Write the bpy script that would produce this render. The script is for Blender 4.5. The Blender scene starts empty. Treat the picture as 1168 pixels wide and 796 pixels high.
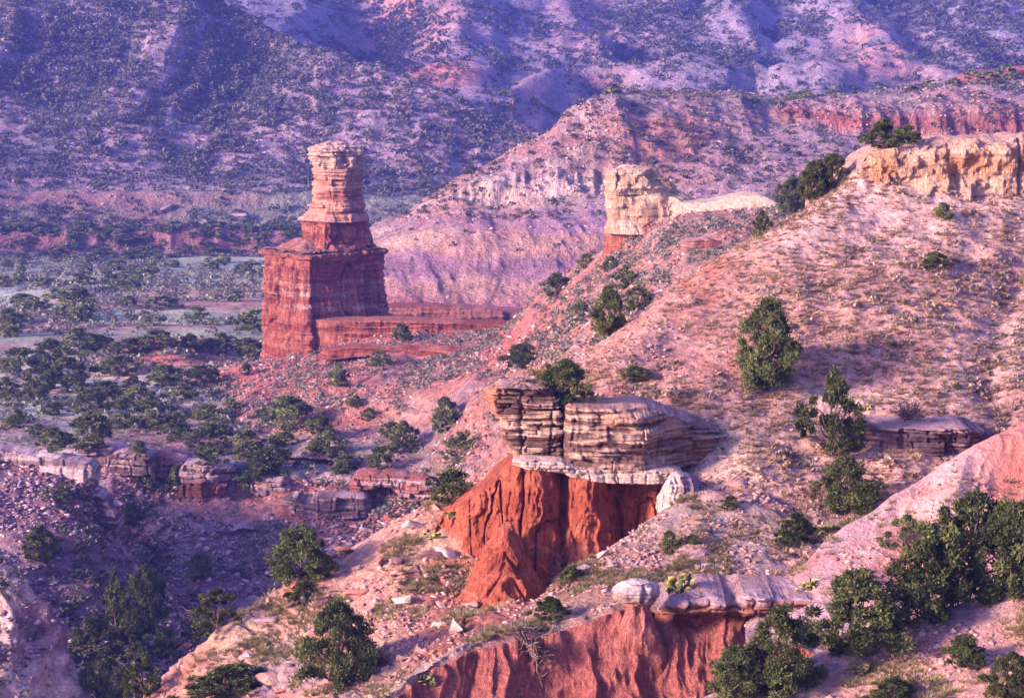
import bpy, math, random
import numpy as np
from mathutils import Vector

# ------------------------------------------------------------------ camera, world, sun, exposure
sc = bpy.context.scene
col = sc.collection
FOC, CX, CY, HORIZON = 2400.0, 584.0, 398.0, 60.0
PITCH = math.atan((CY - HORIZON) / FOC)
cam_d = bpy.data.cameras.new('camera')
cam_d.sensor_width = 36.0
cam_d.lens = 36.0 * FOC / 1168.0
cam_d.clip_start = 1.0
cam_d.clip_end = 6000.0
cam = bpy.data.objects.new('camera', cam_d)
cam.location = (0, 0, 0)
cam.rotation_euler = (math.radians(90) - PITCH, 0, 0)
col.objects.link(cam)
sc.camera = cam

SUN_DIR = Vector((-0.86, -0.42, 0.30)).normalized()      # towards the sun
w = bpy.data.worlds.new('World')
sc.world = w
w.use_nodes = True
nt = w.node_tree
nt.nodes.clear()
sky = nt.nodes.new('ShaderNodeTexSky')
sky.sky_type = 'NISHITA'
sky.sun_disc = False
sky.sun_elevation = math.asin(SUN_DIR.z)
sky.sun_rotation = math.atan2(SUN_DIR.x, SUN_DIR.y)
sky.air_density = 1.3
sky.dust_density = 2.0
sky.ozone_density = 3.0
tint = nt.nodes.new('ShaderNodeMix')
tint.data_type = 'RGBA'
tint.blend_type = 'MULTIPLY'
tint.inputs[0].default_value = 1.0
tint.inputs[7].default_value = (0.72, 0.51, 1.0, 1)       # violet dusk glow
bgn = nt.nodes.new('ShaderNodeBackground')
bgn.inputs[1].default_value = 0.15
wo = nt.nodes.new('ShaderNodeOutputWorld')
nt.links.new(sky.outputs[0], tint.inputs[6])
nt.links.new(tint.outputs[2], bgn.inputs[0])
nt.links.new(bgn.outputs[0], wo.inputs[0])

sun_d = bpy.data.lights.new('sun', 'SUN')
sun_d.energy = 4.2
sun_d.angle = math.radians(13)
sun_d.color = (1.0, 0.67, 0.53)
sun = bpy.data.objects.new('sun', sun_d)
sun.rotation_euler = (-SUN_DIR).to_track_quat('-Z', 'Y').to_euler()
col.objects.link(sun)

sc.view_settings.view_transform = 'Standard'
sc.view_settings.look = 'None'
sc.view_settings.gamma = 1.0
sc.view_settings.exposure = 1.82
sc.cycles.use_denoising = True
sc.cycles.max_bounces = 4
sc.cycles.diffuse_bounces = 2
sc.cycles.transmission_bounces = 2
sc.cycles.volume_bounces = 0

rng = np.random.default_rng(7)
random.seed(7)

# ------------------------------------------------------------------ maths helpers
def C(r, g, b):
    f = lambda c: (c / 255 / 12.92) if c / 255 <= .04045 else ((c / 255 + .055) / 1.055) ** 2.4
    return np.array([f(r), f(g), f(b)])

cp_, sp_ = math.cos(PITCH), math.sin(PITCH)

def W(px, py, Y):
    px, py, Y = (np.asarray(q, float) for q in (px, py, Y))
    a = (px - CX) / FOC
    b = (CY - py) / FOC
    t = Y / (cp_ + b * sp_)
    return np.stack(np.broadcast_arrays(a * t, Y, (-sp_ + b * cp_) * t), -1)

def hash3(ix, iy, iz, seed):
    h = (ix.astype(np.uint32) * np.uint32(374761393) + iy.astype(np.uint32) * np.uint32(668265263)
         + iz.astype(np.uint32) * np.uint32(2147483647) + np.uint32((seed * 974634777 + 12345) & 0xffffffff))
    h = (h ^ (h >> np.uint32(13))) * np.uint32(1274126177)
    h = (h ^ (h >> np.uint32(16))) * np.uint32(2246822519)
    h = h ^ (h >> np.uint32(15))
    return h.astype(np.float32) / np.float32(4294967295.0)

def vnoise(p, seed=0):
    p = np.asarray(p, np.float32)
    i = np.floor(p).astype(np.int64)
    f = p - i
    f = f * f * f * (f * (f * 6 - 15) + 10)
    x0, y0, z0 = i[..., 0], i[..., 1], i[..., 2]
    fx, fy, fz = f[..., 0], f[..., 1], f[..., 2]
    def c(dx, dy, dz): return hash3(x0 + dx, y0 + dy, z0 + dz, seed)
    a = c(0, 0, 0) * (1 - fx) + c(1, 0, 0) * fx
    b = c(0, 1, 0) * (1 - fx) + c(1, 1, 0) * fx
    d = c(0, 0, 1) * (1 - fx) + c(1, 0, 1) * fx
    e = c(0, 1, 1) * (1 - fx) + c(1, 1, 1) * fx
    return ((a * (1 - fy) + b * fy) * (1 - fz) + (d * (1 - fy) + e * fy) * fz) * 2 - 1

def fbm(p, wl, octv=4, gain=.5, seed=0, stretch=(1, 1, 1)):
    p = np.asarray(p) * (np.array(stretch) / wl)
    s, a, n = 0, 1.0, 0
    for k in range(octv):
        s = s + a * vnoise(p * 2.03 ** k + 17.3 * k, seed + k)
        n += a
        a *= gain
    return s / n

def ridged(p, wl, octv=3, seed=0, stretch=(1, 1, 1)):
    p = np.asarray(p) * (np.array(stretch) / wl)
    s, a, n = 0, 1.0, 0
    for k in range(octv):
        s = s + a * (1 - 2 * np.abs(vnoise(p * 2.1 ** k + 9.1 * k, seed + k)))
        n += a
        a *= .5
    return s / n

def sstep(a, b, x):
    t = np.clip((x - a) / (b - a), 0, 1)
    return t * t * (3 - 2 * t)

def mix(a, b, t):
    return a * (1 - t[..., None]) + b * t[..., None]

def beds(P, wl, seed, tilt=.06):
    q = np.stack([P[..., 0] * tilt, P[..., 1] * tilt, P[..., 2] + .35 * fbm(P, wl * 5, 3, seed=seed + 7)], -1)
    return .6 * np.tanh(3.5 * fbm(q, wl, 2, seed=seed)) + .4 * np.tanh(4 * fbm(q, wl * .35, 2, seed=seed + 3))

def blocks(P, h, wl, seed):
    """broken bedding: every bed is cut by joints into blocks that stand out or lie back"""
    z = (P[..., 2] + .25 * h * fbm(P, wl * 3, 2, seed=seed)) / h
    z = z + .55 * np.sin(z * 1.3 + seed) + .25 * np.sin(z * .47 + seed * 2)                      # uneven bed thickness
    b = np.floor(z).astype(np.int64)
    sx = (P[..., 0] + P[..., 1] * .7 + .15 * wl * fbm(P, wl, 2, seed=seed + 1)) / wl + hash3(b, b * 0, b * 0 + 3, seed) * 7
    j = np.floor(sx).astype(np.int64); f = sx - j; fz = z - b
    o = hash3(b, j, b * 0, seed) * 2 - 1
    gap = np.exp(-(np.minimum(f, 1 - f) * wl / .05) ** 2) + np.exp(-(np.minimum(fz, 1 - fz) * h / .035) ** 2)
    return o - .9 * np.minimum(gap, 1)

def pchip(x, y, xi):
    """monotone cubic through (x, y[k, ...]) at xi"""
    x = np.asarray(x, float); y = np.asarray(y, float)
    n = len(x)
    sh = (slice(None),) + (None,) * (y.ndim - 1)
    h = np.diff(x)[sh]
    d = np.diff(y, axis=0) / h
    m = np.zeros_like(y)
    if n == 2:
        m[:] = d[0]
    else:
        w1 = 2 * h[1:] + h[:-1]; w2 = h[1:] + 2 * h[:-1]
        ok = d[:-1] * d[1:] > 0
        den = w1 / np.where(ok, d[:-1], 1) + w2 / np.where(ok, d[1:], 1)
        m[1:-1] = np.where(ok, (w1 + w2) / np.where(ok, den, 1), 0)
        m[0] = d[0]; m[-1] = d[-1]
    k = np.clip(np.searchsorted(x, xi, side='right') - 1, 0, n - 2)
    hh = (x[k + 1] - x[k])[sh]; t = ((xi - x[k]) / (x[k + 1] - x[k]))[sh]
    return (y[k] * (1 + 2 * t) * (1 - t) ** 2 + m[k] * hh * t * (1 - t) ** 2
            + y[k + 1] * t * t * (3 - 2 * t) + m[k + 1] * hh * t * t * (t - 1))

# ------------------------------------------------------------------ mesh helpers
def make_mesh(name, V, quads=None, tris=None, cols=None, smooth=True):
    me = bpy.data.meshes.new(name)
    V = np.asarray(V, np.float32).reshape(-1, 3)
    loops, starts, n = [], [], 0
    if quads is not None and len(quads):
        q = np.asarray(quads, np.int32).reshape(-1, 4)
        loops.append(q.ravel()); starts.append(np.arange(len(q)) * 4); n = len(q) * 4
    if tris is not None and len(tris):
        t = np.asarray(tris, np.int32).reshape(-1, 3)
        loops.append(t.ravel()); starts.append(n + np.arange(len(t)) * 3)
    loops = np.concatenate(loops).astype(np.int32); starts = np.concatenate(starts).astype(np.int32)
    me.vertices.add(len(V)); me.vertices.foreach_set('co', V.ravel())
    me.loops.add(len(loops)); me.loops.foreach_set('vertex_index', loops)
    me.polygons.add(len(starts)); me.polygons.foreach_set('loop_start', starts)
    me.update(calc_edges=True)
    me.validate()
    if smooth:
        me.polygons.foreach_set('use_smooth', np.ones(len(me.polygons), bool))
    if cols is not None:
        a = me.color_attributes.new('Col', 'FLOAT_COLOR', 'POINT')
        c = np.ones((len(V), 4), np.float32); c[:, :3] = np.clip(np.asarray(cols).reshape(-1, 3), 0.005, .9)
        a.data.foreach_set('color', c.ravel())
    return me

def link(name, me, mat, parent=None):
    o = bpy.data.objects.new(name, me)
    col.objects.link(o)
    if mat is not None and not me.materials:
        me.materials.append(mat)
    if parent is not None:
        o.parent = parent
    return o

def tag(o, label=None, cat=None, group=None, kind=None):
    if label: o['label'] = label
    if cat: o['category'] = cat
    if group: o['group'] = group
    if kind: o['kind'] = kind
    return o

def empty(name, loc=(0, 0, 0)):
    o = bpy.data.objects.new(name, None)
    col.objects.link(o); o.location = loc
    return o

def grid_quads(nv, nu, wrap=False):
    i = np.arange(nv - 1)[:, None] * nu
    j = np.arange(nu if wrap else nu - 1)[None, :]
    j2 = (j + 1) % nu
    return np.stack([i + j, i + j2, i + nu + j2, i + nu + j], -1).reshape(-1, 4)

def grid_normals(P, wrap=False):
    if wrap:
        du = np.roll(P, -1, 1) - np.roll(P, 1, 1)
    else:
        du = np.gradient(P, axis=1)
    dv = np.gradient(P, axis=0)
    n = np.cross(du, dv)
    return n / np.maximum(np.linalg.norm(n, axis=-1, keepdims=True), 1e-9)

def loft(rows, step=2.0, vstep=2.0, nu=None, maxv=90):
    """rows: polylines of (px, py, Y) knots, or ('off', dx, dy, dz) = previous row moved. Returns P, U, S (row index)."""
    span = max(r[-1][0] - r[0][0] for r in rows if r[0] != 'off')
    nu = nu or int(span / step) + 1
    R, Q = [], []
    for r in rows:
        if r[0] == 'off':
            R.append(R[-1] + np.array(r[1:], float)); Q.append(Q[-1] + np.array([0, 24.0])); continue
        a = np.array(r, float)
        x = np.linspace(a[0, 0], a[-1, 0], nu)
        yy = pchip(a[:, 0], a[:, 1:], x)
        R.append(W(x, yy[:, 0], yy[:, 1])); Q.append(np.stack([x, yy[:, 0]], -1))
    R = np.array(R); Q = np.array(Q)
    seg = np.abs(np.diff(Q[..., 1], axis=0)).max(1)
    s = [0.0]
    for k, L in enumerate(seg):
        n = int(np.clip(L / vstep, 3, maxv))
        s += list(k + (np.arange(n) + 1) / n)
    s = np.array(s)
    P = pchip(np.arange(len(R)), R, s)
    U = np.linspace(0, 1, nu)[None, :].repeat(len(s), 0)
    S = s[:, None].repeat(nu, 1)
    return P, U, S

def up_normals(P):
    n = grid_normals(P)
    flip = (n[..., 2] - n[..., 1] * .6).mean() < 0
    return -n if flip else n

LAYERS = {}
BARE = {}
def finish(name, P, cols, mat, kind='structure', keep=True):
    me = make_mesh(name, P, grid_quads(*P.shape[:2]), cols=cols)
    N = up_normals(P)
    if (np.array(me.polygon_normals[0].vector) @ N[0, 0]) < 0:
        me.flip_normals()
    o = link(name, me, mat)
    if kind: o['kind'] = kind
    if keep: LAYERS[name] = (P, N)
    return o

# ------------------------------------------------------------------ materials
def terrain_mat(name, s, speck=None, speck_amt=0.0, strata=0.0, bump=.6, rough=.95, var=.35, rill=0.0):
    """s = size in metres of the mid-size detail"""
    m = bpy.data.materials.new(name); m.use_nodes = True
    n = m.node_tree.nodes; L = m.node_tree.links
    n.clear()
    out = n.new('ShaderNodeOutputMaterial'); pb = n.new('ShaderNodeBsdfPrincipled')
    pb.inputs['Roughness'].default_value = rough
    pb.inputs['Specular IOR Level'].default_value = .15
    L.new(pb.outputs[0], out.inputs[0])
    at = n.new('ShaderNodeAttribute'); at.attribute_name = 'Col'
    geo = n.new('ShaderNodeNewGeometry')
    def noise(scale, detail, rough_, stretch=None):
        t = n.new('ShaderNodeTexNoise'); t.inputs['Scale'].default_value = scale
        t.inputs['Detail'].default_value = detail; t.inputs['Roughness'].default_value = rough_
        if stretch:
            mp = n.new('ShaderNodeMapping'); mp.inputs['Scale'].default_value = stretch
            L.new(geo.outputs['Position'], mp.inputs['Vector']); L.new(mp.outputs[0], t.inputs['Vector'])
        else:
            L.new(geo.outputs['Position'], t.inputs['Vector'])
        return t.outputs['Fac']
    def ramp(fac, a, b, lo, hi):
        r = n.new('ShaderNodeMapRange'); r.inputs[1].default_value = a; r.inputs[2].default_value = b
        r.inputs[3].default_value = lo; r.inputs[4].default_value = hi
        L.new(fac, r.inputs[0]); return r.outputs[0]
    def mulc(c, f):
        x = n.new('ShaderNodeVectorMath'); x.operation = 'SCALE'
        L.new(c, x.inputs[0]); L.new(f, x.inputs[3]); return x.outputs[0]
    f1 = noise(1 / s, 6, .65)
    f2 = noise(5 / s, 4, .7)
    c = mulc(at.outputs['Color'], ramp(f1, .3, .7, 1 - var, 1 + var))
    c = mulc(c, ramp(f2, .3, .7, 1 - var * .8, 1 + var * .8))
    hgt = n.new('ShaderNodeMath'); hgt.operation = 'MULTIPLY_ADD'
    L.new(f2, hgt.inputs[0]); hgt.inputs[1].default_value = .45; L.new(f1, hgt.inputs[2])
    h = hgt.outputs[0]
    if strata:
        f3 = noise(1.6 / s, 5, .7, (.10, .10, 2.6))
        c = mulc(c, ramp(f3, .32, .68, 1 - strata, 1 + strata))
        q = n.new('ShaderNodeMath'); q.operation = 'MULTIPLY_ADD'
        L.new(f3, q.inputs[0]); q.inputs[1].default_value = min(1.6, strata * 8); L.new(h, q.inputs[2]); h = q.outputs[0]
    if rill:
        f4 = noise(1.5 / s, 5, .7, (1.6, 1.6, .16))
        c = mulc(c, ramp(f4, .32, .68, 1 - rill, 1 + rill))
        q = n.new('ShaderNodeMath'); q.operation = 'MULTIPLY_ADD'
        L.new(f4, q.inputs[0]); q.inputs[1].default_value = 1.8; L.new(h, q.inputs[2]); h = q.outputs[0]
    if speck is not None:
        v = n.new('ShaderNodeTexVoronoi'); v.inputs['Scale'].default_value = 1.5 / s
        L.new(geo.outputs['Position'], v.inputs['Vector'])
        fm = noise(.22 / s, 3, .6)
        thr = ramp(fm, .38, .66, .12, .12 + .42 * speck_amt)
        d = n.new('ShaderNodeMath'); d.operation = 'SUBTRACT'; L.new(thr, d.inputs[0]); L.new(v.outputs['Distance'], d.inputs[1])
        k = ramp(d.outputs[0], -.03, .06, 0, .85)
        mx = n.new('ShaderNodeMix'); mx.data_type = 'RGBA'
        L.new(k, mx.inputs[0]); L.new(c, mx.inputs[6]); mx.inputs[7].default_value = (*speck, 1)
        c = mx.outputs[2]
    b = n.new('ShaderNodeBump'); b.inputs['Strength'].default_value = bump; b.inputs['Distance'].default_value = s * .8
    L.new(h, b.inputs['Height']); L.new(b.outputs[0], pb.inputs['Normal'])
    L.new(c, pb.inputs['Base Color'])
    return m

def plant_mat(name, trans=.25):
    m = bpy.data.materials.new(name); m.use_nodes = True
    n = m.node_tree.nodes; L = m.node_tree.links
    n.clear()
    out = n.new('ShaderNodeOutputMaterial')
    at = n.new('ShaderNodeAttribute'); at.attribute_name = 'Col'
    geo = n.new('ShaderNodeNewGeometry')
    t = n.new('ShaderNodeTexNoise'); t.inputs['Scale'].default_value = 2.5; L.new(geo.outputs['Position'], t.inputs['Vector'])
    r = n.new('ShaderNodeMapRange'); r.inputs[1].default_value = .3; r.inputs[2].default_value = .7
    r.inputs[3].default_value = .65; r.inputs[4].default_value = 1.35; L.new(t.outputs['Fac'], r.inputs[0])
    oi = n.new('ShaderNodeObjectInfo')
    r2 = n.new('ShaderNodeMapRange'); r2.inputs[3].default_value = .75; r2.inputs[4].default_value = 1.3; L.new(oi.outputs['Random'], r2.inputs[0])
    mm = n.new('ShaderNodeMath'); mm.operation = 'MULTIPLY'; L.new(r.outputs[0], mm.inputs[0]); L.new(r2.outputs[0], mm.inputs[1])
    s = n.new('ShaderNodeVectorMath'); s.operation = 'SCALE'; L.new(at.outputs['Color'], s.inputs[0]); L.new(mm.outputs[0], s.inputs[3])
    d = n.new('ShaderNodeBsdfDiffuse'); tr = n.new('ShaderNodeBsdfTranslucent'); mx = n.new('ShaderNodeMixShader')
    mx.inputs[0].default_value = trans
    L.new(s.outputs[0], d.inputs[0]); L.new(s.outputs[0], tr.inputs[0])
    L.new(d.outputs[0], mx.inputs[1]); L.new(tr.outputs[0], mx.inputs[2]); L.new(mx.outputs[0], out.inputs[0])
    return m

# base colours
TAN = np.array([.43, .275, .215]); PALE = np.array([.58, .46, .38]); CREAM = np.array([.66, .54, .40])
RED = np.array([.40, .115, .065]); DRED = np.array([.26, .075, .055]); PINK = np.array([.44, .195, .145])
PURP = np.array([.24, .15, .17]); LILAC = np.array([.38, .28, .30]); ORNG = np.array([.66, .36, .17])
SCRUB = np.array([.085, .095, .07]); SAGE = np.array([.20, .215, .165]); GREYG = np.array([.33, .34, .27])
DARK = np.array([.05, .058, .04])

M_FAR = terrain_mat('far_hill_soil', 9.0, speck=SCRUB * 1.3, speck_amt=.4, bump=.8)
M_FARL = terrain_mat('left_hill_soil', 6.0, speck=SCRUB * 1.2, speck_amt=.5, bump=.8)
M_VAL = terrain_mat('valley_soil', 3.0, speck=SCRUB, speck_amt=.55, bump=.5)
M_MESA = terrain_mat('mesa_rock', 2.6, speck=SCRUB * 1.3, speck_amt=.25, bump=.8, rill=.12)
M_SAD = terrain_mat('saddle_soil', 1.2, speck=SAGE * .5, speck_amt=.35, bump=1.0, var=.52)
M_GORGE = terrain_mat('gorge_soil', 1.0, speck=SAGE * .6, speck_amt=.35, bump=1.0, var=.52)
M_SLOPE = terrain_mat('slope_soil', .42, speck=np.array([.22, .16, .11]), speck_amt=.3, bump=1.0, var=.52)
M_NEAR = terrain_mat('near_soil', .34, bump=1.0, var=.52)
M_DOME = terrain_mat('smooth_clay', .45, bump=.7, var=.25, rill=.10)
M_CLAY = terrain_mat('red_clay', .45, bump=.9, strata=.08, var=.34, rill=.30)
M_SAND = terrain_mat('bedded_sandstone', .40, bump=.9, strata=.30)
M_TOWER = terrain_mat('tower_rock', 1.0, bump=.9, strata=.28, var=.25)
M_TCLAY = terrain_mat('tower_clay', .95, bump=1.0, strata=.17, var=.28, rill=.34)
M_CREAM = terrain_mat('cream_rock', .6, bump=1.0, strata=.10, var=.3, rill=.12)
M_STONE = terrain_mat('loose_stone', .25, bump=.6, var=.25)
M_LEAF = plant_mat('juniper_leaf', .2)
M_GRASS = plant_mat('dry_grass', .3)
M_BARK = terrain_mat('juniper_bark', .12, bump=.6)
M_GROUND = terrain_mat('plain_soil', 6.0, bump=.3)

# ------------------------------------------------------------------ structure: ground and hills
xs = np.linspace(-2500, 2500, 41); ys = np.linspace(-600, 5000, 41)
X, Y = np.meshgrid(xs, ys)
G = np.stack([X, Y, np.full_like(X, -64.0)], -1)
finish('ground', G, np.ones_like(G) * PURP * 1.2, M_GROUND, keep=False)

def row(pts, dpy=0, dY=0):
    return [(a, b + dpy, c + dY) for a, b, c in pts]

# --- far hills across the back
def spur(px, lst):
    s = 0
    for c, wd, A in lst:
        s = s + A * np.maximum(0, 1 - np.abs(px - c) / wd) ** .8
    return s
pxs = np.linspace(-420, 1600, 102)
rows = []
for k, (py, Yb) in enumerate([(262, 655), (205, 690), (150, 750), (100, 820), (50, 910), (0, 1010), (-50, 1120), (-120, 1240)]):
    sh = k * 9
    sp = spur(pxs, [(560 - sh * 1.1, 105, 62), (655 - sh * .5, 60, 26), (775 + sh * .3, 90, 46), (930 + sh * .6, 80, 40), (1065 + sh * .7, 110, 55), (1290 + sh, 130, 60), (280, 130, 50), (60, 130, 50), (-200, 150, 60)])
    fade = [0, .5, .9, 1.1, 1.15, 1.1, 1.0, .9][k]
    rows.append([(a, py, Yb - b * fade) for a, b in zip(pxs, sp)])
rows.append(('off', 0, 180, -30))
P, U, S = loft(rows, step=3.0, vstep=2.6)
N = up_normals(P)
g = ridged(P + fbm(P, 90, 3, seed=5)[..., None] * 22, 62, 4, seed=2, stretch=(1, .35, .2))
P = P + N * (g * 11 + fbm(P, 22, 4, seed=8) * 3.6)[..., None]
BARE['hills'] = .35 + sstep(.25, -.3, g + fbm(P, 30, 3, seed=23) * .7)
pxm = pxs[0] + U * (pxs[-1] - pxs[0])
n1 = fbm(P, 60, 4, seed=21); n2 = fbm(P, 18, 4, seed=22)
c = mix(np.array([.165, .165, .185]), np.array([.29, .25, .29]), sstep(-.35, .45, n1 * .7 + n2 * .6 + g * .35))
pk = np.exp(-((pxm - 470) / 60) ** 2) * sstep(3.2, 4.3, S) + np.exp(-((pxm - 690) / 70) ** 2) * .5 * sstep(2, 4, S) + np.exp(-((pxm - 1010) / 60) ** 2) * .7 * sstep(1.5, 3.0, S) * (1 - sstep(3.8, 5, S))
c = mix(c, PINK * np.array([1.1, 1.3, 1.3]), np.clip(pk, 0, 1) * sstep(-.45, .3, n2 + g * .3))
bandz = np.exp(-((S - 2.95) / .30) ** 2)
bnd = bandz * np.exp(-((pxm - 505) / 42) ** 4)
c = mix(c, PINK * .95 + .10 * np.sin(S * 46)[..., None] * np.array([1, .9, .8]), np.clip(bnd * 1.2, 0, 1))
bnd2 = np.exp(-((S - 2.75) / .3) ** 2) * np.exp(-((pxm - 680) / 35) ** 4) + np.exp(-((S - 2.2) / .5) ** 2) * np.exp(-((pxm - 590) / 45) ** 2)
c = mix(c, PINK * .75, np.clip(bnd2 * .9, 0, 1) * sstep(-.4, .3, n2))
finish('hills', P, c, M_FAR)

# --- big hill on the left
crest = [(-420, -260, 770), (-60, -90, 768), (150, -48, 762), (230, -8, 755), (290, 22, 742), (340, 52, 726), (400, 76, 708), (450, 90, 700), (510, 112, 688), (570, 138, 675), (640, 166, 662), (760, 225, 640)]
def between(a, b, t, dpy=0, dY=0):
    A = np.array(a, float); B = np.array(b, float)
    x = np.linspace(max(A[0, 0], B[0, 0]), min(A[-1, 0], B[-1, 0]), 40)
    ya = pchip(A[:, 0], A[:, 1:], x); yb = pchip(B[:, 0], B[:, 1:], x)
    y = ya * (1 - t) + yb * t
    return [(x[i], y[i, 0] + dpy, y[i, 1] + dY) for i in range(len(x))]
x0, x1 = -420, 760
terr = [(x0, 205, 606), (0, 212, 606), (160, 214, 604), (300, 214, 602), (430, 218, 604), (520, 226, 606), (x1, 262, 612)]
rows = [[(x0, 310, 548), (x1, 310, 552)], [(x0, 291, 554), (x1, 292, 556)], [(x0, 287, 556), (120, 286, 557), (330, 289, 558), (x1, 289, 560)],
        [(x0, 268, 558), (60, 268, 559), (200, 262, 560), (330, 268, 561), (x1, 276, 563)], [(x0, 255, 577), (x1, 262, 580)], [(x0, 238, 590), (200, 240, 588), (x1, 250, 592)],
        row(terr, 4, -7), terr, between(terr, crest, .25, 8, 4), between(terr, crest, .55, 6, 2), between(terr, crest, .8, 1), crest, ('off', 0, 60, -14), ('off', 0, 140, -40)]
P, U, S = loft(rows, step=2.4, vstep=2.0)
N = up_normals(P)
amp = sstep(6.8, 8.5, S)
g = ridged(P + fbm(P, 60, 3, seed=15)[..., None] * 14, 48, 4, seed=12, stretch=(1, .4, .3))
dsp = amp * (g * 6.5 + fbm(P, 14, 4, seed=18) * 2.2) * (1 - .6 * sstep(10.5, 11, S)) + (1 - amp) * fbm(P, 16, 4, seed=19) * 1.6
dsp = dsp + 2.2 * ridged(P, 14, 3, seed=11, stretch=(1, .2, 0)) * np.exp(-((S - 2.6) / .7) ** 2) + 1.6 * ridged(P, 20, 3, seed=13, stretch=(1, .2, 0)) * np.exp(-((S - 5.6) / .5) ** 2)
P = P + N * dsp[..., None]
n1 = fbm(P, 40, 4, seed=31); n2 = fbm(P, 11, 4, seed=32)
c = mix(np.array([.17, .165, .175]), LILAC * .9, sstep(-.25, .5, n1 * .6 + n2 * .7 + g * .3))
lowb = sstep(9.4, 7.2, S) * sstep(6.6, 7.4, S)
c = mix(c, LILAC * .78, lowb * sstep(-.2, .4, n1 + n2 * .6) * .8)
c = mix(c, PINK * .55, np.clip(np.exp(-((S - 7.6) / .9) ** 2) * sstep(.05, .4, fbm(P, 55, 3, seed=35)), 0, 1))
c = mix(c, mix(SAGE * .9, np.array([.25, .155, .14]), sstep(0, .35, n1)), sstep(6.4, 5.8, S))
c = mix(c, np.array([.24, .135, .135]), np.exp(-((S - 2.55) / .7) ** 2) * sstep(-.55, -.1, n1 + n2 * .3))
c = mix(c, np.array([.27, .165, .15]), np.exp(-((S - 5.5) / .35) ** 2) * sstep(-.3, .2, n1))
c = mix(c, PALE * .95, np.exp(-((S - 6.75) / .22) ** 2) * sstep(-.1, .2, fbm(P, 34, 3, seed=39)))
c = mix(c, PALE * .7, np.exp(-((S - 4.3) / .2) ** 2) * sstep(-.1, .3, fbm(P, 30, 3, seed=41)))
c = mix(c, SCRUB * 1.2, sstep(1.6, .9, S))
BARE['hillside'] = (.55 + sstep(.35, -.3, g + fbm(P, 22, 3, seed=33) * .8)) * (1 - .93 * np.clip(np.exp(-((S - 2.6) / .8) ** 2) + np.exp(-((S - 5.5) / .5) ** 2) + .7 * np.exp(-((S - 6.75) / .3) ** 2), 0, 1))
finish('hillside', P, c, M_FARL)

# --- added ridge, unseen beyond the left edge, placed to keep the left side in shade
def side_ridge(name, spine, half, seed):
    sp = np.array(spine, float)
    t = np.linspace(0, 1, 120); v = np.linspace(-1, 1, 60)
    k = np.linspace(0, 1, len(sp)); L = pchip(k, sp, t)
    d = np.gradient(L[:, :2], axis=0); d /= np.linalg.norm(d, axis=1, keepdims=True)
    nrm = np.stack([-d[:, 1], d[:, 0]], -1)
    P = np.zeros((120, 60, 3))
    P[..., :2] = L[:, None, :2] + nrm[:, None] * (v[None, :, None] * half)
    base = -62
    P[..., 2] = base + (L[:, 2] - base)[:, None] * (1 - np.abs(v[None]) ** 1.3) * np.minimum(1, np.minimum(t, 1 - t) * 6)[:, None]
    P[..., 2] += fbm(P, 30, 4, seed=seed) * 5 * (1 - np.abs(v[None]))
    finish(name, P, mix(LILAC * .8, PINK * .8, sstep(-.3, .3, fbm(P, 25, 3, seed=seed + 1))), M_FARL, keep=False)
side_ridge('shade_ridge', [(-330, 330, -30), (-335, 430, 5), (-350, 540, 34), (-380, 680, 50)], 110, 601)
#side_ridge('side_hill', [(-112, 80, -40), (-122, 120, -27), (-132, 160, -32), (-150, 195, -48)], 40, 605)

# --- valley floor
lip = [(-420, 492, 236), (-60, 498, 235), (0, 505, 234), (60, 512, 232), (110, 512, 231), (160, 517, 231), (200, 524, 230), (280, 528, 229), (340, 536, 228), (400, 538, 227), (470, 540, 226), (540, 542, 225), (700, 545, 224)]
x0, x1 = -420, 700
rows = [[(x0, 286, 575), (x1, 286, 575)], [(x0, 300, 535), (x1, 300, 535)], [(x0, 330, 432), (x1, 332, 430)], [(x0, 385, 345), (x1, 386, 345)], [(x0, 440, 286), (x1, 442, 286)],
        [(x0, 480, 252), (x1, 490, 252)], lip, ('off', 0, -1.0, -1.4), ('off', 0, -3.0, -8)]
P, U, S = loft(rows, step=2.2, vstep=1.6)
inner = sstep(.3, 1.0, S) * (1 - sstep(5.6, 6, S))
P[..., 2] += inner * (fbm(P, 30, 4, seed=51) * 1.5 + fbm(P, 7, 3, seed=52) * .35)
strp = fbm(P, 34, 4, seed=55, stretch=(.28, 1, 1)); n2 = fbm(P, 8, 4, seed=56, stretch=(.5, 1, 1)); n3 = fbm(P, 60, 3, seed=57)
c = mix(np.array([.25, .31, .19]), np.array([.44, .47, .34]), sstep(-.35, .25, strp + n2 * .4))
c = mix(c, np.array([.50, .47, .36]), sstep(.10, .32, strp + n2 * .55) * .9)
c = mix(c, PINK * .72, sstep(.22, .48, n3 + n2 * .5) * .85)
c = mix(c, SAGE * 1.0, sstep(.1, .45, -strp + n2 * .6) * .7)
c = mix(c, mix(LILAC * .8, PINK * .8, sstep(-.2, .2, n3)), sstep(4.2, 5.6, S) * sstep(-.35, .15, n2 + fbm(P, 14, 3, seed=58) * .8))
mw = W(188, 414, 318)
md = np.exp(-(((P[..., 0] - mw[0]) / 9) ** 2 + ((P[..., 1] - mw[1]) / 16) ** 2))
P[..., 2] += md * (2.2 + fbm(P, 5, 3, seed=59) * 1.2)
c = mix(c, PINK * np.array([1.0, .8, .78]), np.clip(md * 1.6, 0, 1) * sstep(-.5, .1, n2 + .3))
grn = np.exp(-((P[..., 1] - 470) / 45) ** 2)
c = mix(c, np.array([.27, .33, .19]), grn * sstep(-.2, .25, n2 + n3) * .8)
finish('valley_floor', P, c, M_VAL)

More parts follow.
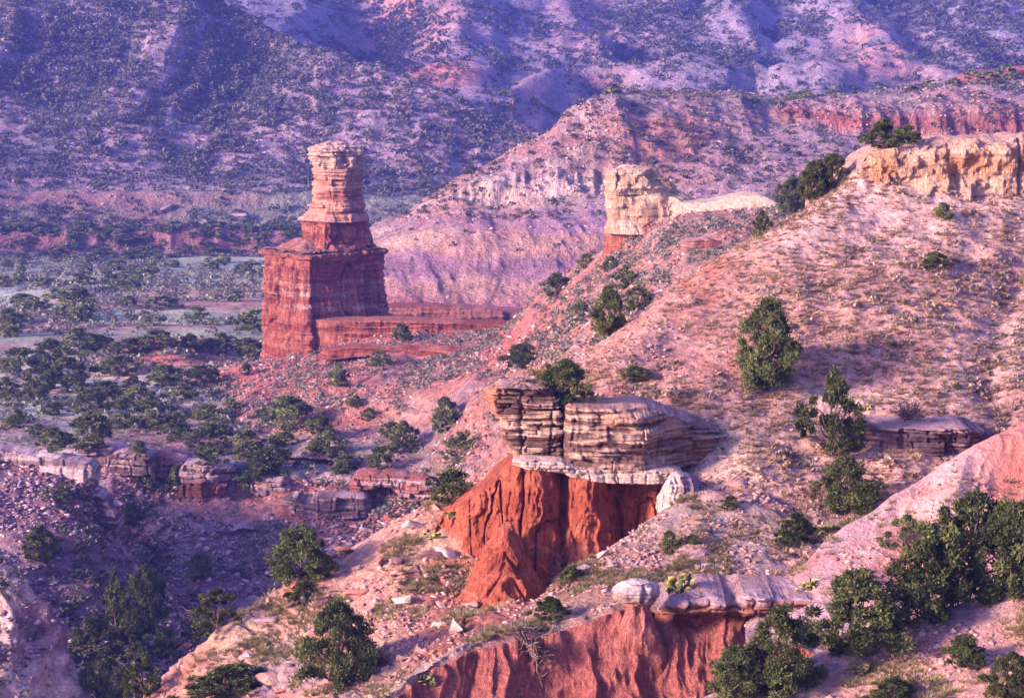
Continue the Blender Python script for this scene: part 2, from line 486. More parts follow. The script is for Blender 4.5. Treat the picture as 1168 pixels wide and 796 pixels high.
# --- gorge wall below the valley lip
rows = [row(lip, 3, 1.0), row(lip, 14, -.5), [(-420, 560, 226), (60, 560, 226), (200, 565, 226), (300, 580, 224), (400, 590, 222), (500, 592, 220), (700, 598, 218)],
        [(-420, 610, 220), (100, 620, 219), (200, 628, 216), (300, 640, 213), (400, 640, 211), (700, 640, 209)],
        [(-420, 690, 204), (150, 690, 203), (250, 705, 199), (400, 700, 197), (700, 690, 196)],
        [(-420, 745, 193), (150, 745, 193), (260, 742, 188), (400, 745, 186), (700, 745, 186)], [(-420, 800, 178), (260, 790, 172), (700, 790, 172)], [(-420, 830, 165), (700, 830, 150)]]
P, U, S = loft(rows, step=2.0, vstep=1.8)
N = up_normals(P)
g = ridged(P + fbm(P, 12, 3, seed=61)[..., None] * 3, 15, 4, seed=62, stretch=(1, .3, .15))
P = P + N * (sstep(.6, 1.6, S) * (g * 1.5 + fbm(P, 4, 5, seed=63) * 1.1 + beds(P, 2.4, 611) * 1.0 * 1.25 * sstep(-.35, .15, fbm(P, 12, 2, seed=612))))[..., None]
n1 = fbm(P, 12, 4, seed=64); n2 = fbm(P, 3, 4, seed=65)
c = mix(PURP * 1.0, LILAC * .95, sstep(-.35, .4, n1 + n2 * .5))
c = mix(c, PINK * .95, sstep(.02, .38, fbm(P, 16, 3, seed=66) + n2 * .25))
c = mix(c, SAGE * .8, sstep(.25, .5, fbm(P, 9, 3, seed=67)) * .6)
c = mix(c, DRED * .8 + PURP * .3, np.exp(-((S - 1.1) / .35) ** 2) * .8)
bd = beds(P, 2.4, 611)
c = mix(c, PALE * .9, sstep(.35, .8, bd) * .5 * sstep(-.2, .2, n1)); c = mix(c, DRED * .8 + PURP * .25, sstep(-.3, -.8, bd) * .55)
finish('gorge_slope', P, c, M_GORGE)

# --- shaded slope at the left edge, dropping into the gorge
rows = [('pad',)]
crestL = [(-420, 470, 214), (-80, 500, 213), (0, 512, 212), (50, 518, 210), (92, 528, 208), (104, 548, 206), (125, 600, 203), (165, 655, 199), (215, 705, 194), (270, 752, 188), (330, 800, 180)]
rows = [row(crestL, 55, 8), row(crestL, 16, 2.5), crestL,
        [(-420, 520, 206), (-40, 545, 203), (40, 560, 201), (90, 590, 199), (130, 640, 196), (180, 695, 191), (235, 745, 184), (310, 800, 176)],
        [(-420, 640, 188), (0, 660, 186), (60, 690, 184), (120, 720, 182), (180, 760, 177), (260, 810, 168)],
        [(-420, 760, 170), (0, 765, 169), (100, 775, 168), (220, 815, 160)], [(-420, 860, 150), (200, 860, 148)]]
P, U, S = loft(rows, step=2.0, vstep=1.8)
N = up_normals(P)
dg = P[..., 0] * .72 + P[..., 2] * .70
Pd = np.stack([dg, P[..., 1] * .3, (P[..., 2] - P[..., 0]) * .25], -1)
g = ridged(Pd + fbm(P, 8, 3, seed=71)[..., None] * 1.2, 5, 4, seed=72)
P = P + N * (sstep(1.5, 2.4, S) * (g * .5 + fbm(P, 3.5, 5, seed=73) * .8 + beds(P, 2.0, 613) * .55 * sstep(-.2, .25, fbm(P, 10, 2, seed=614))))[..., None]
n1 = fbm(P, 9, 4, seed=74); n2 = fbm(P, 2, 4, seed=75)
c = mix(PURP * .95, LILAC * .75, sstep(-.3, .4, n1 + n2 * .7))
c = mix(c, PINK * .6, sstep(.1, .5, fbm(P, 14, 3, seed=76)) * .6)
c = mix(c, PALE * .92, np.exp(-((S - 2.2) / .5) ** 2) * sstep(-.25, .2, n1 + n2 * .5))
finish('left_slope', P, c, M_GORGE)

crestW = [(-300, 560, 160), (-60, 622, 158), (0, 646, 157), (24, 662, 156), (45, 690, 155), (66, 722, 154), (84, 756, 153), (112, 806, 151), (140, 860, 150)]
rows = [row(crestW, 60, 8), crestW, row([(a - 22, b, c) for a, b, c in crestW], 36, -3), row([(a - 50, b, c) for a, b, c in crestW], 130, -10), row([(a - 50, b, c) for a, b, c in crestW], 330, -22)]
P, U, S = loft(rows, step=1.8, vstep=1.8)
N = up_normals(P)
P = P + N * (sstep(.5, 1, S) * (ridged(P + fbm(P, 5, 3, seed=81)[..., None], 2.6, 4, seed=82, stretch=(1, .5, .5)) * .8 + fbm(P, 2.5, 5, seed=83) * .7))[..., None]
n2 = fbm(P, 2.2, 5, seed=85)
c = mix(PURP * .9, PALE * 1.0, sstep(-.3, .35, n2 + fbm(P, 6, 3, seed=86) * .6 + .5 * ridged(P, 2.6, 3, seed=82, stretch=(1, .5, .5))))
finish('pale_slope', P, c, M_GORGE)

# --- mesa behind the tower
crestM = [(330, 330, 398), (400, 286, 400), (430, 262, 401), (470, 240, 402), (540, 197, 405), (590, 167, 410), (632, 145, 413), (645, 128, 415), (665, 117, 416), (690, 108, 420), (780, 108, 428), (900, 114, 436), (1000, 106, 440), (1100, 97, 446), (1200, 90, 452), (1500, 70, 470)]
rows = [('o',)]
rows = [[(330, 385, 330), (440, 366, 336), (600, 364, 336), (800, 360, 338), (1500, 350, 345)],
        [(330, 372, 345), (440, 352, 347), (520, 355, 346), (600, 356, 346), (800, 340, 348), (1500, 330, 352)],
        [(330, 350, 362), (430, 318, 362), (520, 322, 358), (600, 318, 356), (690, 310, 358), (800, 280, 365), (1500, 270, 375)],
        [(330, 338, 380), (425, 290, 378), (500, 272, 374), (560, 266, 370), (690, 262, 370), (800, 240, 376), (1000, 205, 388), (1500, 190, 400)],
        [(330, 335, 388), (422, 280, 388), (500, 247, 388), (560, 235, 388), (690, 232, 386), (800, 200, 392), (900, 165, 410), (1000, 162, 414), (1500, 165, 420)],
        [(330, 333, 393), (422, 274, 393), (500, 236, 392), (560, 205, 393), (690, 195, 394), (800, 160, 408), (900, 146, 424), (1000, 158, 418), (1168, 158, 420), (1500, 160, 428)],
        [(330, 331, 396), (424, 268, 397), (480, 238, 399), (545, 200, 401), (610, 165, 404), (690, 142, 408), (800, 128, 420), (900, 124, 431), (1000, 132, 421), (1168, 128, 425), (1500, 128, 432)],
        crestM, ('off', 6, 22, .2), ('off', 8, 60, -16), ('off', 0, 80, -30)]
P, U, S = loft(rows, step=1.9, vstep=1.5)
N = up_normals(P)
pxm = 330 + U * 1170
cl = np.exp(-((S - 4.6) / .55) ** 2) * sstep(480, 520, pxm) * (1 - sstep(710, 760, pxm)) + np.exp(-((S - 5.6) / .5) ** 2) * sstep(850, 900, pxm)
bad = np.exp(-((S - 2.3) / 1.2) ** 2) * (1 - sstep(680, 760, pxm))
g = ridged(P + fbm(P, 20, 3, seed=91)[..., None] * 3.5, 13, 4, seed=92, stretch=(1, .3, .12))
gf = ridged(P, 3.4, 3, seed=94, stretch=(1, .3, .05))
Pm = np.stack([P[..., 0] + P[..., 2] * .8, P[..., 1] * .2, P[..., 2] * .12], -1)
dsp = g * 1.3 * (1 - sstep(6.6, 7, S) * .8) + cl * (gf * 1.6 + fbm(P, 5, 4, seed=95) * 1.4) + (1 - bad) * fbm(P, 5, 5, seed=93) * 1.1 * (1 - .55 * sstep(6.7, 7.2, S)) + bad * (gf * .4 + ridged(Pm, 6, 4, seed=89) * .8)
P = P + N * (dsp * sstep(0, .6, S))[..., None]
n1 = fbm(P, 15, 4, seed=96); n2 = fbm(P, 4, 4, seed=97)
c = mix(LILAC * .9, np.array([.40, .235, .20]), sstep(-.2, .35, n1))
c = mix(c, PALE * .95, sstep(.12, .42, n2 + .3 * n1) * .8)
c = mix(c, SAGE * .7 + LILAC * .2, sstep(.0, .4, fbm(P, 11, 4, seed=98)) * .6 * sstep(3.2, 4.2, S))
zz = P[..., 2] + n1 * .8
bands = .5 + .5 * np.sin(zz * .9) + .5 * fbm(P, 6, 4, seed=99, stretch=(1, .3, .25))
cb = mix(LILAC * np.array([.92, .76, .90]), np.array([.43, .265, .215]), sstep(.2, .7, bands + .5 * fbm(Pm, 5, 3, seed=88)))
cb = mix(cb, np.array([.60, .44, .30]), np.exp(-((S - 3.0) / .25) ** 2) * (1 - sstep(470, 560, pxm)) * .9)
cb = mix(cb, PURP * .95, np.exp(-((S - 2.2) / .18) ** 2) * .7)
c = mix(c, cb, np.clip(bad * 1.3, 0, 1))
c = mix(c, DRED * 1.2 + PURP * .25, np.exp(-((S - .9) / .5) ** 2) * .85)
c = mix(c, mix(PURP * .9, PALE * .95, sstep(-.1, .45, gf + n2 * .5)), np.clip(cl * 1.1, 0, 1) * (1 - sstep(760, 850, pxm)))
c = mix(c, mix(DRED * .9 + PURP * .3, PINK * .7, sstep(-.3, .4, n1 + n2 * .4)), np.clip(cl, 0, 1) * sstep(850, 900, pxm))
red2 = np.exp(-((pxm - 770) / 70) ** 2) * np.exp(-((S - 5.3) / 1.0) ** 2) * sstep(.0, .3, n2 + n1)
c = mix(c, np.array([.37, .16, .12]), np.clip(red2, 0, .7))
c = mix(c, np.array([.46, .27, .245]), (1 - sstep(640, 660, pxm)) * np.exp(-((S - 6.9) / .35) ** 2) * .7)
plat = sstep(6.5, 7.0, S) * sstep(800, 900, pxm)
c = mix(c, mix(SAGE * .9, LILAC * .8, sstep(-.2, .2, n2)), plat * .9)
finish('mesa_slope', P, c, M_MESA)

# --- saddle hill that carries the tower, rising to the cream outcrop
crestS = [(120, 470, 300), (190, 436, 304), (240, 423, 303), (300, 413, 302), (360, 402, 301), (400, 391, 300), (450, 383, 300), (520, 379, 298), (568, 375, 292), (600, 352, 275), (640, 322, 256), (690, 288, 238), (740, 262, 231), (800, 244, 226), (880, 237, 222), (960, 237, 218), (1150, 240, 214)]
rows = [row(crestS, 60, 45), row(crestS, 10, 9), crestS,
        [(120, 480, 280), (200, 446, 292), (260, 438, 284), (330, 430, 280), (400, 418, 276), (480, 412, 272), (560, 410, 258), (620, 380, 232), (690, 335, 208), (760, 300, 198), (880, 275, 190), (1150, 280, 184)],
        [(120, 500, 262), (200, 462, 276), (280, 462, 264), (340, 462, 258), (420, 452, 252), (500, 445, 242), (580, 435, 222), (650, 400, 190), (720, 370, 170), (800, 350, 160), (1150, 350, 150)],
        [(120, 520, 245), (240, 498, 250), (320, 498, 246), (400, 490, 241), (480, 490, 234), (560, 485, 216), (640, 455, 175), (720, 430, 150), (1150, 430, 135)],
        [(120, 545, 232), (300, 530, 233), (400, 530, 228), (480, 540, 222), (560, 560, 200), (700, 560, 140), (1150, 560, 120)]]
P, U, S = loft(rows, step=1.8, vstep=1.5)
N = up_normals(P)
g = ridged(P + fbm(P, 12, 3, seed=101)[..., None] * 3, 14, 4, seed=102, stretch=(1, .3, .3))
P = P + N * ((sstep(1.4, 2.4, S)) * (g * .55 + fbm(P, 3.2, 5, seed=103) * .65 + fbm(P, 14, 3, seed=104) * .7 + beds(P, 1.8, 615) * .55 * sstep(-.1, .3, fbm(P, 12, 2, seed=616))))[..., None]
n1 = fbm(P, 14, 4, seed=105); n2 = fbm(P, 3.5, 5, seed=106)
pxm = 120 + U * 1030
c = mix(PINK * .85, TAN * .85, sstep(-.3, .4, n1 + n2 * .6))
c = mix(c, LILAC * .75, sstep(.1, .45, fbm(P, 10, 3, seed=107)) * .75)
c = mix(c, DRED * .9 + PURP * .3, sstep(.3, .6, n2 + .4 * n1) * .6)
c = mix(c, PINK * np.array([.98, .72, .72]), np.exp(-((S - 2.5) / .7) ** 2) * (1 - sstep(560, 640, pxm)) * .7)
c = mix(c, TAN * .95, sstep(600, 700, pxm) * .6 * sstep(-.5, .1, n2))
c = mix(c, SAGE * .75, sstep(.1, .45, fbm(P, 6, 4, seed=108)) * .45)
c = mix(c, mix(SAGE * .9, LILAC * .8, sstep(-.2, .2, n2)), sstep(4.6, 5.6, S) * (1 - sstep(480, 560, pxm)) * .8)
c = mix(c, np.array([.46, .22, .17]), np.exp(-((S - 2.1) / .22) ** 2) * sstep(560, 600, pxm) * (1 - sstep(680, 700, pxm)) * .8)
finish('saddle_slope', P, c, M_SAD)

# --- main slope on the right with its orange rim
crestR = [(586, 500, 108), (598, 432, 104.5), (612, 423, 103.5), (650, 408, 106), (690, 388, 108), (740, 352, 110), (780, 322, 112), (830, 288, 114), (870, 264, 116), (920, 240, 118), (960, 214, 119), (985, 190, 120), (1060, 180, 121), (1168, 175, 122), (1500, 170, 124)]
rows = [row(crestR, 120, 26), row(crestR, 12, 5), crestR,
        [(586, 505, 104), (600, 441, 98.4), (640, 440, 99), (700, 400, 103), (760, 352, 107), (830, 304, 111), (880, 276, 113), (940, 248, 115.5), (980, 232, 117), (1060, 230, 117.5), (1168, 232, 118), (1500, 235, 120)],
        [(586, 525, 101), (602, 462, 95.5), (640, 462, 96), (700, 450, 97), (780, 402, 102), (900, 345, 106), (1000, 325, 108), (1168, 330, 109), (1500, 330, 110)],
        [(586, 535, 99), (604, 500, 94.6), (640, 500, 94.5), (700, 490, 94.7), (780, 465, 96), (850, 450, 98), (920, 440, 99), (1000, 440, 99), (1168, 440, 99.5), (1500, 440, 100)],
        [(586, 590, 98), (604, 545, 97), (640, 545, 97), (740, 545, 97), (790, 522, 93.6), (850, 510, 93), (900, 525, 92), (1000, 530, 92), (1168, 540, 92), (1500, 540, 92)],
        [(586, 640, 97.5), (640, 640, 97), (700, 620, 96), (750, 590, 95), (786, 566, 90), (830, 575, 88.5), (900, 585, 88), (1000, 600, 87), (1168, 600, 87), (1500, 600, 87)],
        [(586, 760, 92), (640, 740, 91), (680, 660, 90.5), (740, 628, 87), (790, 605, 84.6), (850, 625, 83.5), (950, 640, 82), (1168, 660, 81), (1500, 670, 81)],
        [(586, 830, 80), (640, 770, 80), (720, 690, 79.8), (800, 665, 79.4), (900, 668, 79), (1168, 700, 77), (1500, 700, 76)]]
P, U, S = loft(rows, step=1.5, vstep=1.4)
N = up_normals(P)
pxm = 586 + U * 914
g = ridged(P + fbm(P, 6, 3, seed=111)[..., None] * 1.6, 9, 4, seed=112, stretch=(1, .4, .4))
sm = 1 - .7 * np.exp(-((S - 2) / .25) ** 2)
P = P + N * ((sstep(1.4, 2.4, S)) * sm * (g * .42 + fbm(P, 2.2, 5, seed=113) * .36 + fbm(P, .7, 3, seed=114) * .10))[..., None]
n1g = fbm(P, 5, 3, seed=119)
gul = np.exp(-((pxm - (1148 + 16 * np.sin(S * 2.3) + n1g * 22)) / 22) ** 2) * sstep(3, 3.6, S) * (1 - sstep(5.5, 6.2, S))
P = P - N * (gul * .4)[..., None]
n1 = fbm(P, 8, 4, seed=115); n2 = fbm(P, 1.6, 5, seed=116); n3 = fbm(P, 20, 2, seed=117)
c = mix(np.array([.46, .27, .21]), np.array([.63, .44, .36]), sstep(-.4, .4, n1 + n2 * .5))
c = mix(c, np.array([.62, .44, .36]), np.exp(-((S - 3.0) / .5) ** 2) * sstep(850, 960, pxm) * .9)
rd = sstep(640, 700, pxm) * (1 - sstep(800, 905, pxm + n1 * 40)) * (1 - sstep(4.6, 5.3, S))
c = mix(c, PINK * np.array([.98, .78, .70]), rd * .85 * sstep(-.5, .2, n2 + n1))
c = mix(c, np.array([.58, .37, .23]), rd * np.exp(-((pxm - 885 + n1 * 30) / 30) ** 2) * .8)
c = mix(c, LILAC * .95, sstep(4.2, 5.2, S) * sstep(-.1, .5, n3 + n1 * .5) * .55)
c = mix(c, np.array([.50, .27, .19]), sstep(5.4, 6.3, S) * sstep(-.05, .35, n1 + n2 * .4) * .65)
c = mix(c, PURP * 1.15, gul * .35)
c = mix(c, np.array([.30, .24, .14]), sstep(.15, .5, n2) * .35)
bw = W(830, 508, 94)
bdist = ((P[..., 0] - bw[0]) / 2.0) ** 2 + ((P[..., 2] - bw[2]) / 1.1) ** 2
c = mix(c, np.array([.60, .47, .33]), np.exp(-bdist) * sstep(-.5, .1, n2 + .3) * .9)
c = mix(c, np.array([.58, .32, .12]), np.exp(-bdist) * sstep(.05, .35, fbm(P, 1.2, 3, seed=118, stretch=(.5, 1, 1))) * .8)
finish('main_slope', P, c, M_SLOPE)

# --- spur in the lower middle, running down to the left
crestP = [(60, 872, 86), (120, 830, 88), (160, 797, 89), (220, 752, 90), (262, 716, 91), (300, 690, 92), (340, 664, 93), (380, 640, 94), (430, 612, 95), (480, 582, 96), (520, 560, 97), (560, 545, 97.5), (640, 540, 98)]
rows = [('off0',)]
rows = [row(crestP, 300, 60), row(crestP, 24, 8), crestP,
        [(60, 900, 83), (180, 815, 86), (262, 748, 88.5), (330, 712, 89.5), (400, 668, 90.5), (460, 634, 91.5), (520, 612, 92.5), (560, 605, 92.5), (640, 600, 92.5)],
        [(60, 930, 80), (220, 842, 83), (300, 790, 85), (380, 742, 86), (440, 702, 87.3), (490, 690, 88), (540, 695, 88), (640, 690, 88)],
        [(60, 980, 74), (300, 860, 78), (380, 800, 80), (440, 758, 81.5), (500, 732, 82.8), (560, 712, 83.7), (640, 690, 85)],
        [(60, 1000, 70), (640, 780, 78)]]
P, U, S = loft(rows, step=1.5, vstep=1.4)
N = up_normals(P)
g = ridged(P + fbm(P, 4, 3, seed=121)[..., None] * 1.2, 5.5, 4, seed=122, stretch=(1, .5, .3))
P = P + N * (sstep(1.3, 2.3, S) * (g * .30 + fbm(P, 1.8, 5, seed=123) * .36 + fbm(P, .6, 3, seed=124) * .12 + blocks(P, .5, 1.3, 617) * .13 * sstep(-.15, .2, fbm(P, 3.5, 3, seed=618))))[..., None]
n1 = fbm(P, 5, 4, seed=125); n2 = fbm(P, 1.3, 5, seed=126)
pxm = 60 + U * 580
c = mix(np.array([.52, .29, .20]), TAN * .95, sstep(-.3, .35, n1 + n2 * .5))
c = mix(c, np.array([.42, .36, .20]), sstep(.0, .4, fbm(P, 3.2, 4, seed=127)) * .45)
c = mix(c, RED * 1.05, sstep(455, 520, pxm + n1 * 25) * sstep(-.3, .15, n2 + n1) * .8 * (1 - sstep(3.6, 4.4, S)))
c = mix(c, LILAC * .75, sstep(3.0, 3.8, S) * sstep(-.35, .25, n1) * .7 * (1 - sstep(470, 520, pxm)))
c = mix(c, np.array([.30, .105, .075]), sstep(430, 500, pxm + n1 * 30) * sstep(2.9, 3.5, S) * .8)
c = mix(c, np.array([.34, .13, .09]), sstep(.05, .35, fbm(P, 3.6, 4, seed=128)) * .6)
finish('spur_slope', P, c, M_NEAR)

# --- tongue of slope in front of the red cliff, and the gullied red bank below it
rim = [(380, 840, 69.5), (430, 806, 71), (470, 775, 72), (500, 752, 73), (540, 735, 74), (600, 722, 75), (660, 706, 75.6), (700, 692, 76.2), (760, 694, 76.6), (830, 690, 76.8), (890, 692, 76.6), (940, 696, 76.2), (1040, 700, 75.5)]
crestT = [(380, 836, 70), (430, 798, 72), (470, 768, 73.5), (520, 738, 75.5), (560, 716, 77), (600, 694, 79), (650, 652, 82), (700, 622, 84.5), (750, 588, 87), (790, 562, 88.5), (850, 560, 88.5), (940, 590, 87), (1040, 600, 86)]
rows = [row(crestT, 110, 7), row(crestT, 10, 1.5), crestT, between(crestT, rim, .35), between(crestT, rim, .72), rim, row(rim, 7, -.05), row(rim, 52, -.9), row(rim, 120, -2.6), row(rim, 230, -7)]
P, U, S = loft(rows, step=1.4, vstep=1.3)
N = up_normals(P)
pxm = 380 + U * 660
cliff = sstep(5.4, 6.2, S)
Pg = P + fbm(P, 1.6, 3, seed=131)[..., None] * .35
g = ridged(Pg, 1.7, 4, seed=132, stretch=(1, .3, .16)); gw = fbm(P, 4.2, 2, seed=133, stretch=(1, .4, .1))
rj = np.exp(-((S - 5.2) / .8) ** 2)
P[..., 2] += rj * (fbm(P, 1.4, 4, seed=141) * .38 + fbm(P, 5, 2, seed=143) * .3)
P[..., 1] += rj * fbm(P, 1.1, 4, seed=142) * .5
und = np.exp(-((S - 6.25) / .35) ** 2) * sstep(690, 730, pxm)
P = P + N * (sstep(1.3, 2.3, S) * ((1 - cliff) * (fbm(P, 1.6, 5, seed=134) * .28 + fbm(P, .5, 3, seed=135) * .09) + cliff * (g * .8 + gw * .8 + ridged(Pg, .6, 2, seed=140, stretch=(1, .3, .12)) * .10)) - und * .55)[..., None]
n1 = fbm(P, 4, 4, seed=136); n2 = fbm(P, 1.1, 5, seed=137)
c = mix(TAN * .85, PALE * .85, sstep(-.3, .4, n1 * .7 + n2 * .6))
c = mix(c, LILAC * .95, sstep(735, 800, pxm) * np.exp(-((S - 4.5) / 1.0) ** 2) * .85)
c = mix(c, np.array([.42, .36, .20]), sstep(.05, .4, fbm(P, 2.6, 4, seed=138)) * .5 * (1 - sstep(720, 780, pxm)))
c = mix(c, PINK * .75, sstep(.05, .4, fbm(P, 3.3, 3, seed=139)) * .5)
cc = mix(np.array([.25, .070, .05]), np.array([.40, .145, .11]), sstep(-.5, .5, g + n1 * .5))
cc = mix(cc, PINK * 1.1, np.exp(-((P[..., 2] + 21.2 + n1 * .3) / .12) ** 2) * .5)
c = mix(c, cc, cliff)
BARE['foreground_slope'] = 1 - sstep(5.0, 5.3, S)
finish('foreground_slope', P, c, M_CLAY)

# --- smooth pink mound at the right edge
crestD = [(850, 708, 77), (890, 672, 78), (920, 645, 79), (960, 610, 80), (1010, 575, 81), (1060, 545, 82), (1110, 513, 83), (1168, 480, 84), (1250, 446, 85), (1500, 420, 88)]
rows = [row(crestD, 120, 10), row(crestD, 14, 2), crestD, between(crestD, [(850, 708, 75.5), (960, 690, 75), (1500, 660, 73)], .35, 0, 0), [(850, 709, 75.5), (960, 690, 75), (1100, 670, 74.4), (1500, 640, 73)], [(850, 740, 70), (1500, 720, 68)]]
P, U, S = loft(rows, step=1.6, vstep=1.4)
N = up_normals(P)
Pg = np.stack([P[..., 0] * .8 - P[..., 2] * .5, P[..., 1] * .3, P[..., 2] * .15], -1)
g = ridged(Pg + fbm(P, 3, 3, seed=141)[..., None] * .7, 3.0, 4, seed=142)
P = P + N * (sstep(1.5, 2.5, S) * (g * .6 + fbm(P, 4, 3, seed=143) * .6 + fbm(P, .8, 4, seed=144) * .12))[..., None]
n1 = fbm(P, 4, 4, seed=145); n2 = fbm(P, 1.2, 4, seed=146)
c = mix(PINK * np.array([1.05, .98, .95]), PALE * np.array([1, .85, .85]), sstep(-.2, .5, g * .5 + n1))
c = mix(c, LILAC * 1.0, (1 - sstep(.12, .40, U)) * .75 * sstep(-.5, .2, n1))
c = mix(c, PINK * np.array([.8, .58, .5]), sstep(.1, .5, n2) * .3)
BARE['clay_mound'] = (1 - sstep(.10, .3, U)) + .18
finish('clay_mound', P, c, M_DOME)

# --- nearest slope, bottom right
crestB = [(700, 850, 63), (780, 806, 65.5), (860, 775, 67), (930, 748, 68), (1000, 722, 69), (1080, 694, 70), (1168, 660, 71), (1500, 600, 74)]
rows = [row(crestB, 90, 8), row(crestB, 16, 2), crestB, row(crestB, 45, -2.4), row(crestB, 110, -6), row(crestB, 260, -14)]
P, U, S = loft(rows, step=1.6, vstep=1.4)
N = up_normals(P)
P = P + N * (sstep(1.4, 2.3, S) * (fbm(P, 3, 4, seed=151) * .35 + fbm(P, .7, 4, seed=152) * .12))[..., None]
n1 = fbm(P, 4, 4, seed=155); n2 = fbm(P, 1.0, 5, seed=156)
c = mix(np.array([.50, .29, .235]), TAN * 1.0, sstep(-.3, .3, n1 + n2 * .5))
c = mix(c, LILAC * .9, sstep(.0, .4, fbm(P, 5, 3, seed=157)) * .7)
finish('near_slope', P, c, M_NEAR)

# ------------------------------------------------------------------ rock formations (things)
def plan_poly(pts, n):
    """closed plan outline through normalised corner points, sampled evenly, corners softened"""
    p = np.array(pts, float); q = np.vstack([p, p[:1]])
    L = np.r_[0, np.cumsum(np.linalg.norm(np.diff(q, axis=0), axis=1))]
    t = np.linspace(0, L[-1], n, endpoint=False)
    o = np.stack([np.interp(t, L, q[:, 0]), np.interp(t, L, q[:, 1])], -1)
    k = max(1, n // 40)
    for _ in range(k):
        o = (np.roll(o, 1, 0) + 2 * o + np.roll(o, -1, 0)) / 4
    o[:, 0] = (o[:, 0] - o[:, 0].min()) / np.ptp(o[:, 0]) * 2 - 1
    return o

ROUND = [(math.cos(a), math.sin(a)) for a in np.linspace(0, 2 * math.pi, 24, endpoint=False)]
BOXY = [(-1, -.8), (-.8, -1), (.8, -1), (1, -.8), (1, .8), (.8, 1), (-.8, 1), (-1, .8)]

def column(name, levels, Y, plan, mat, color, nth=160, nz=90, seed=0, strata=.3, strata_wl=.8, groove=.2, groove_wl=1.5, rough=.2, rough_wl=2, parent=None, cap=.15, deep=None, crack=.15, blk=None):
    """rock body from levels (py, px_left, px_right[, half depth in m]) standing at distance Y; top level first"""
    lv = np.array([(l[0], l[1], l[2], l[3] if len(l) > 3 else -1) for l in levels], float)
    t = np.linspace(0, 1, nz); k = lv[:, 0]
    py = k[0] + (k[-1] - k[0]) * t
    o = pchip(k, lv[:, 1:], py)
    A = W(o[:, 0], py, Y); B = W(o[:, 1], py, Y)
    pl = plan_poly(plan, nth)
    hx = (B[:, 0] - A[:, 0]) / 2; cx = (A[:, 0] + B[:, 0]) / 2
    hy = np.where(o[:, 2] > 0, o[:, 2], hx * (deep or .85))
    X = cx[:, None] + hx[:, None] * pl[None, :, 0]; Yy = Y + hy[:, None] * pl[None, :, 1] + np.zeros_like(X); Z = A[:, 2][:, None] + np.zeros_like(X)
    P = np.stack([X, Yy, Z], -1)
    tg = np.roll(pl, -1, 0) - np.roll(pl, 1, 0)
    on = np.stack([tg[:, 1], -tg[:, 0], np.zeros(nth)], -1)
    on /= np.linalg.norm(on, axis=1, keepdims=True)
    if (on[:, :2] * pl).sum() < 0: on = -on
    zq = np.stack([P[..., 0] * .08, P[..., 1] * .08, P[..., 2] + .15 * fbm(P, 3, 2, seed=seed)], -1)
    st = .55 * np.tanh(3 * fbm(zq, strata_wl, 2, .6, seed + 1)) + .45 * np.tanh(4 * fbm(zq, strata_wl * .3, 2, .6, seed + 6))
    gr = ridged(P + fbm(P, groove_wl, 2, seed=seed + 4)[..., None] * groove_wl * .25, groove_wl, 3, seed + 2, (1, 1, .12))
    rg = fbm(P, rough_wl, 4, .55, seed + 3)
    ck = np.exp(-(np.abs(vnoise(P / groove_wl * np.array([1, 1, .2]) * .8 + 40 + seed + rg[..., None] * .2, seed + 11)) / .07) ** 2)
    if blk: rg = rg + blocks(P, blk[0], blk[1], seed) * blk[2] / max(rough, .01)
    P = P + on[None] * (st * strata + gr * groove + rg * rough - ck * crack)[..., None]
    P[..., 2] += (fbm(P, rough_wl * .6, 3, seed=seed + 9) * cap * .6 * (1 - t[:, None]) ** 3)
    rings = [P]
    top = P[0]; ctr = top.mean(0)
    caps = []
    for f in (.93, .8, .6, .35, .12):
        r = ctr + (top - ctr) * f
        r = r + np.stack([np.zeros(nth), np.zeros(nth), (1 - f) * cap + fbm(r, rough_wl * .5, 3, seed=seed + 8) * cap * .8], -1)
        caps.append(r)
    full = np.concatenate([np.array(caps[::-1]), P], 0)
    S = np.r_[np.zeros(5), t][:, None] + np.zeros((1, nth))
    V = full.reshape(-1, 3)
    c = color(full, S, dict(st=np.concatenate([np.repeat(st[:1], 5, 0), st]), gr=np.concatenate([np.repeat(gr[:1], 5, 0), gr])))
    q = grid_quads(full.shape[0], nth, True)
    cen = len(V)
    V = np.vstack([V, caps[-1].mean(0)[None]])
    tr = np.stack([np.full(nth, cen), np.arange(nth), (np.arange(nth) + 1) % nth], -1)
    cc = np.vstack([c.reshape(-1, 3), c.reshape(-1, 3)[:1]])
    me = make_mesh(name, V, q, tr, cc)
    pn = np.array(me.polygon_normals[len(q) // 2].vector); pc = np.array(me.polygons[len(q) // 2].center) - V.mean(0)
    if pn[0] * pc[0] + pn[1] * pc[1] < 0: me.flip_normals()
    return link(name, me, mat, parent)

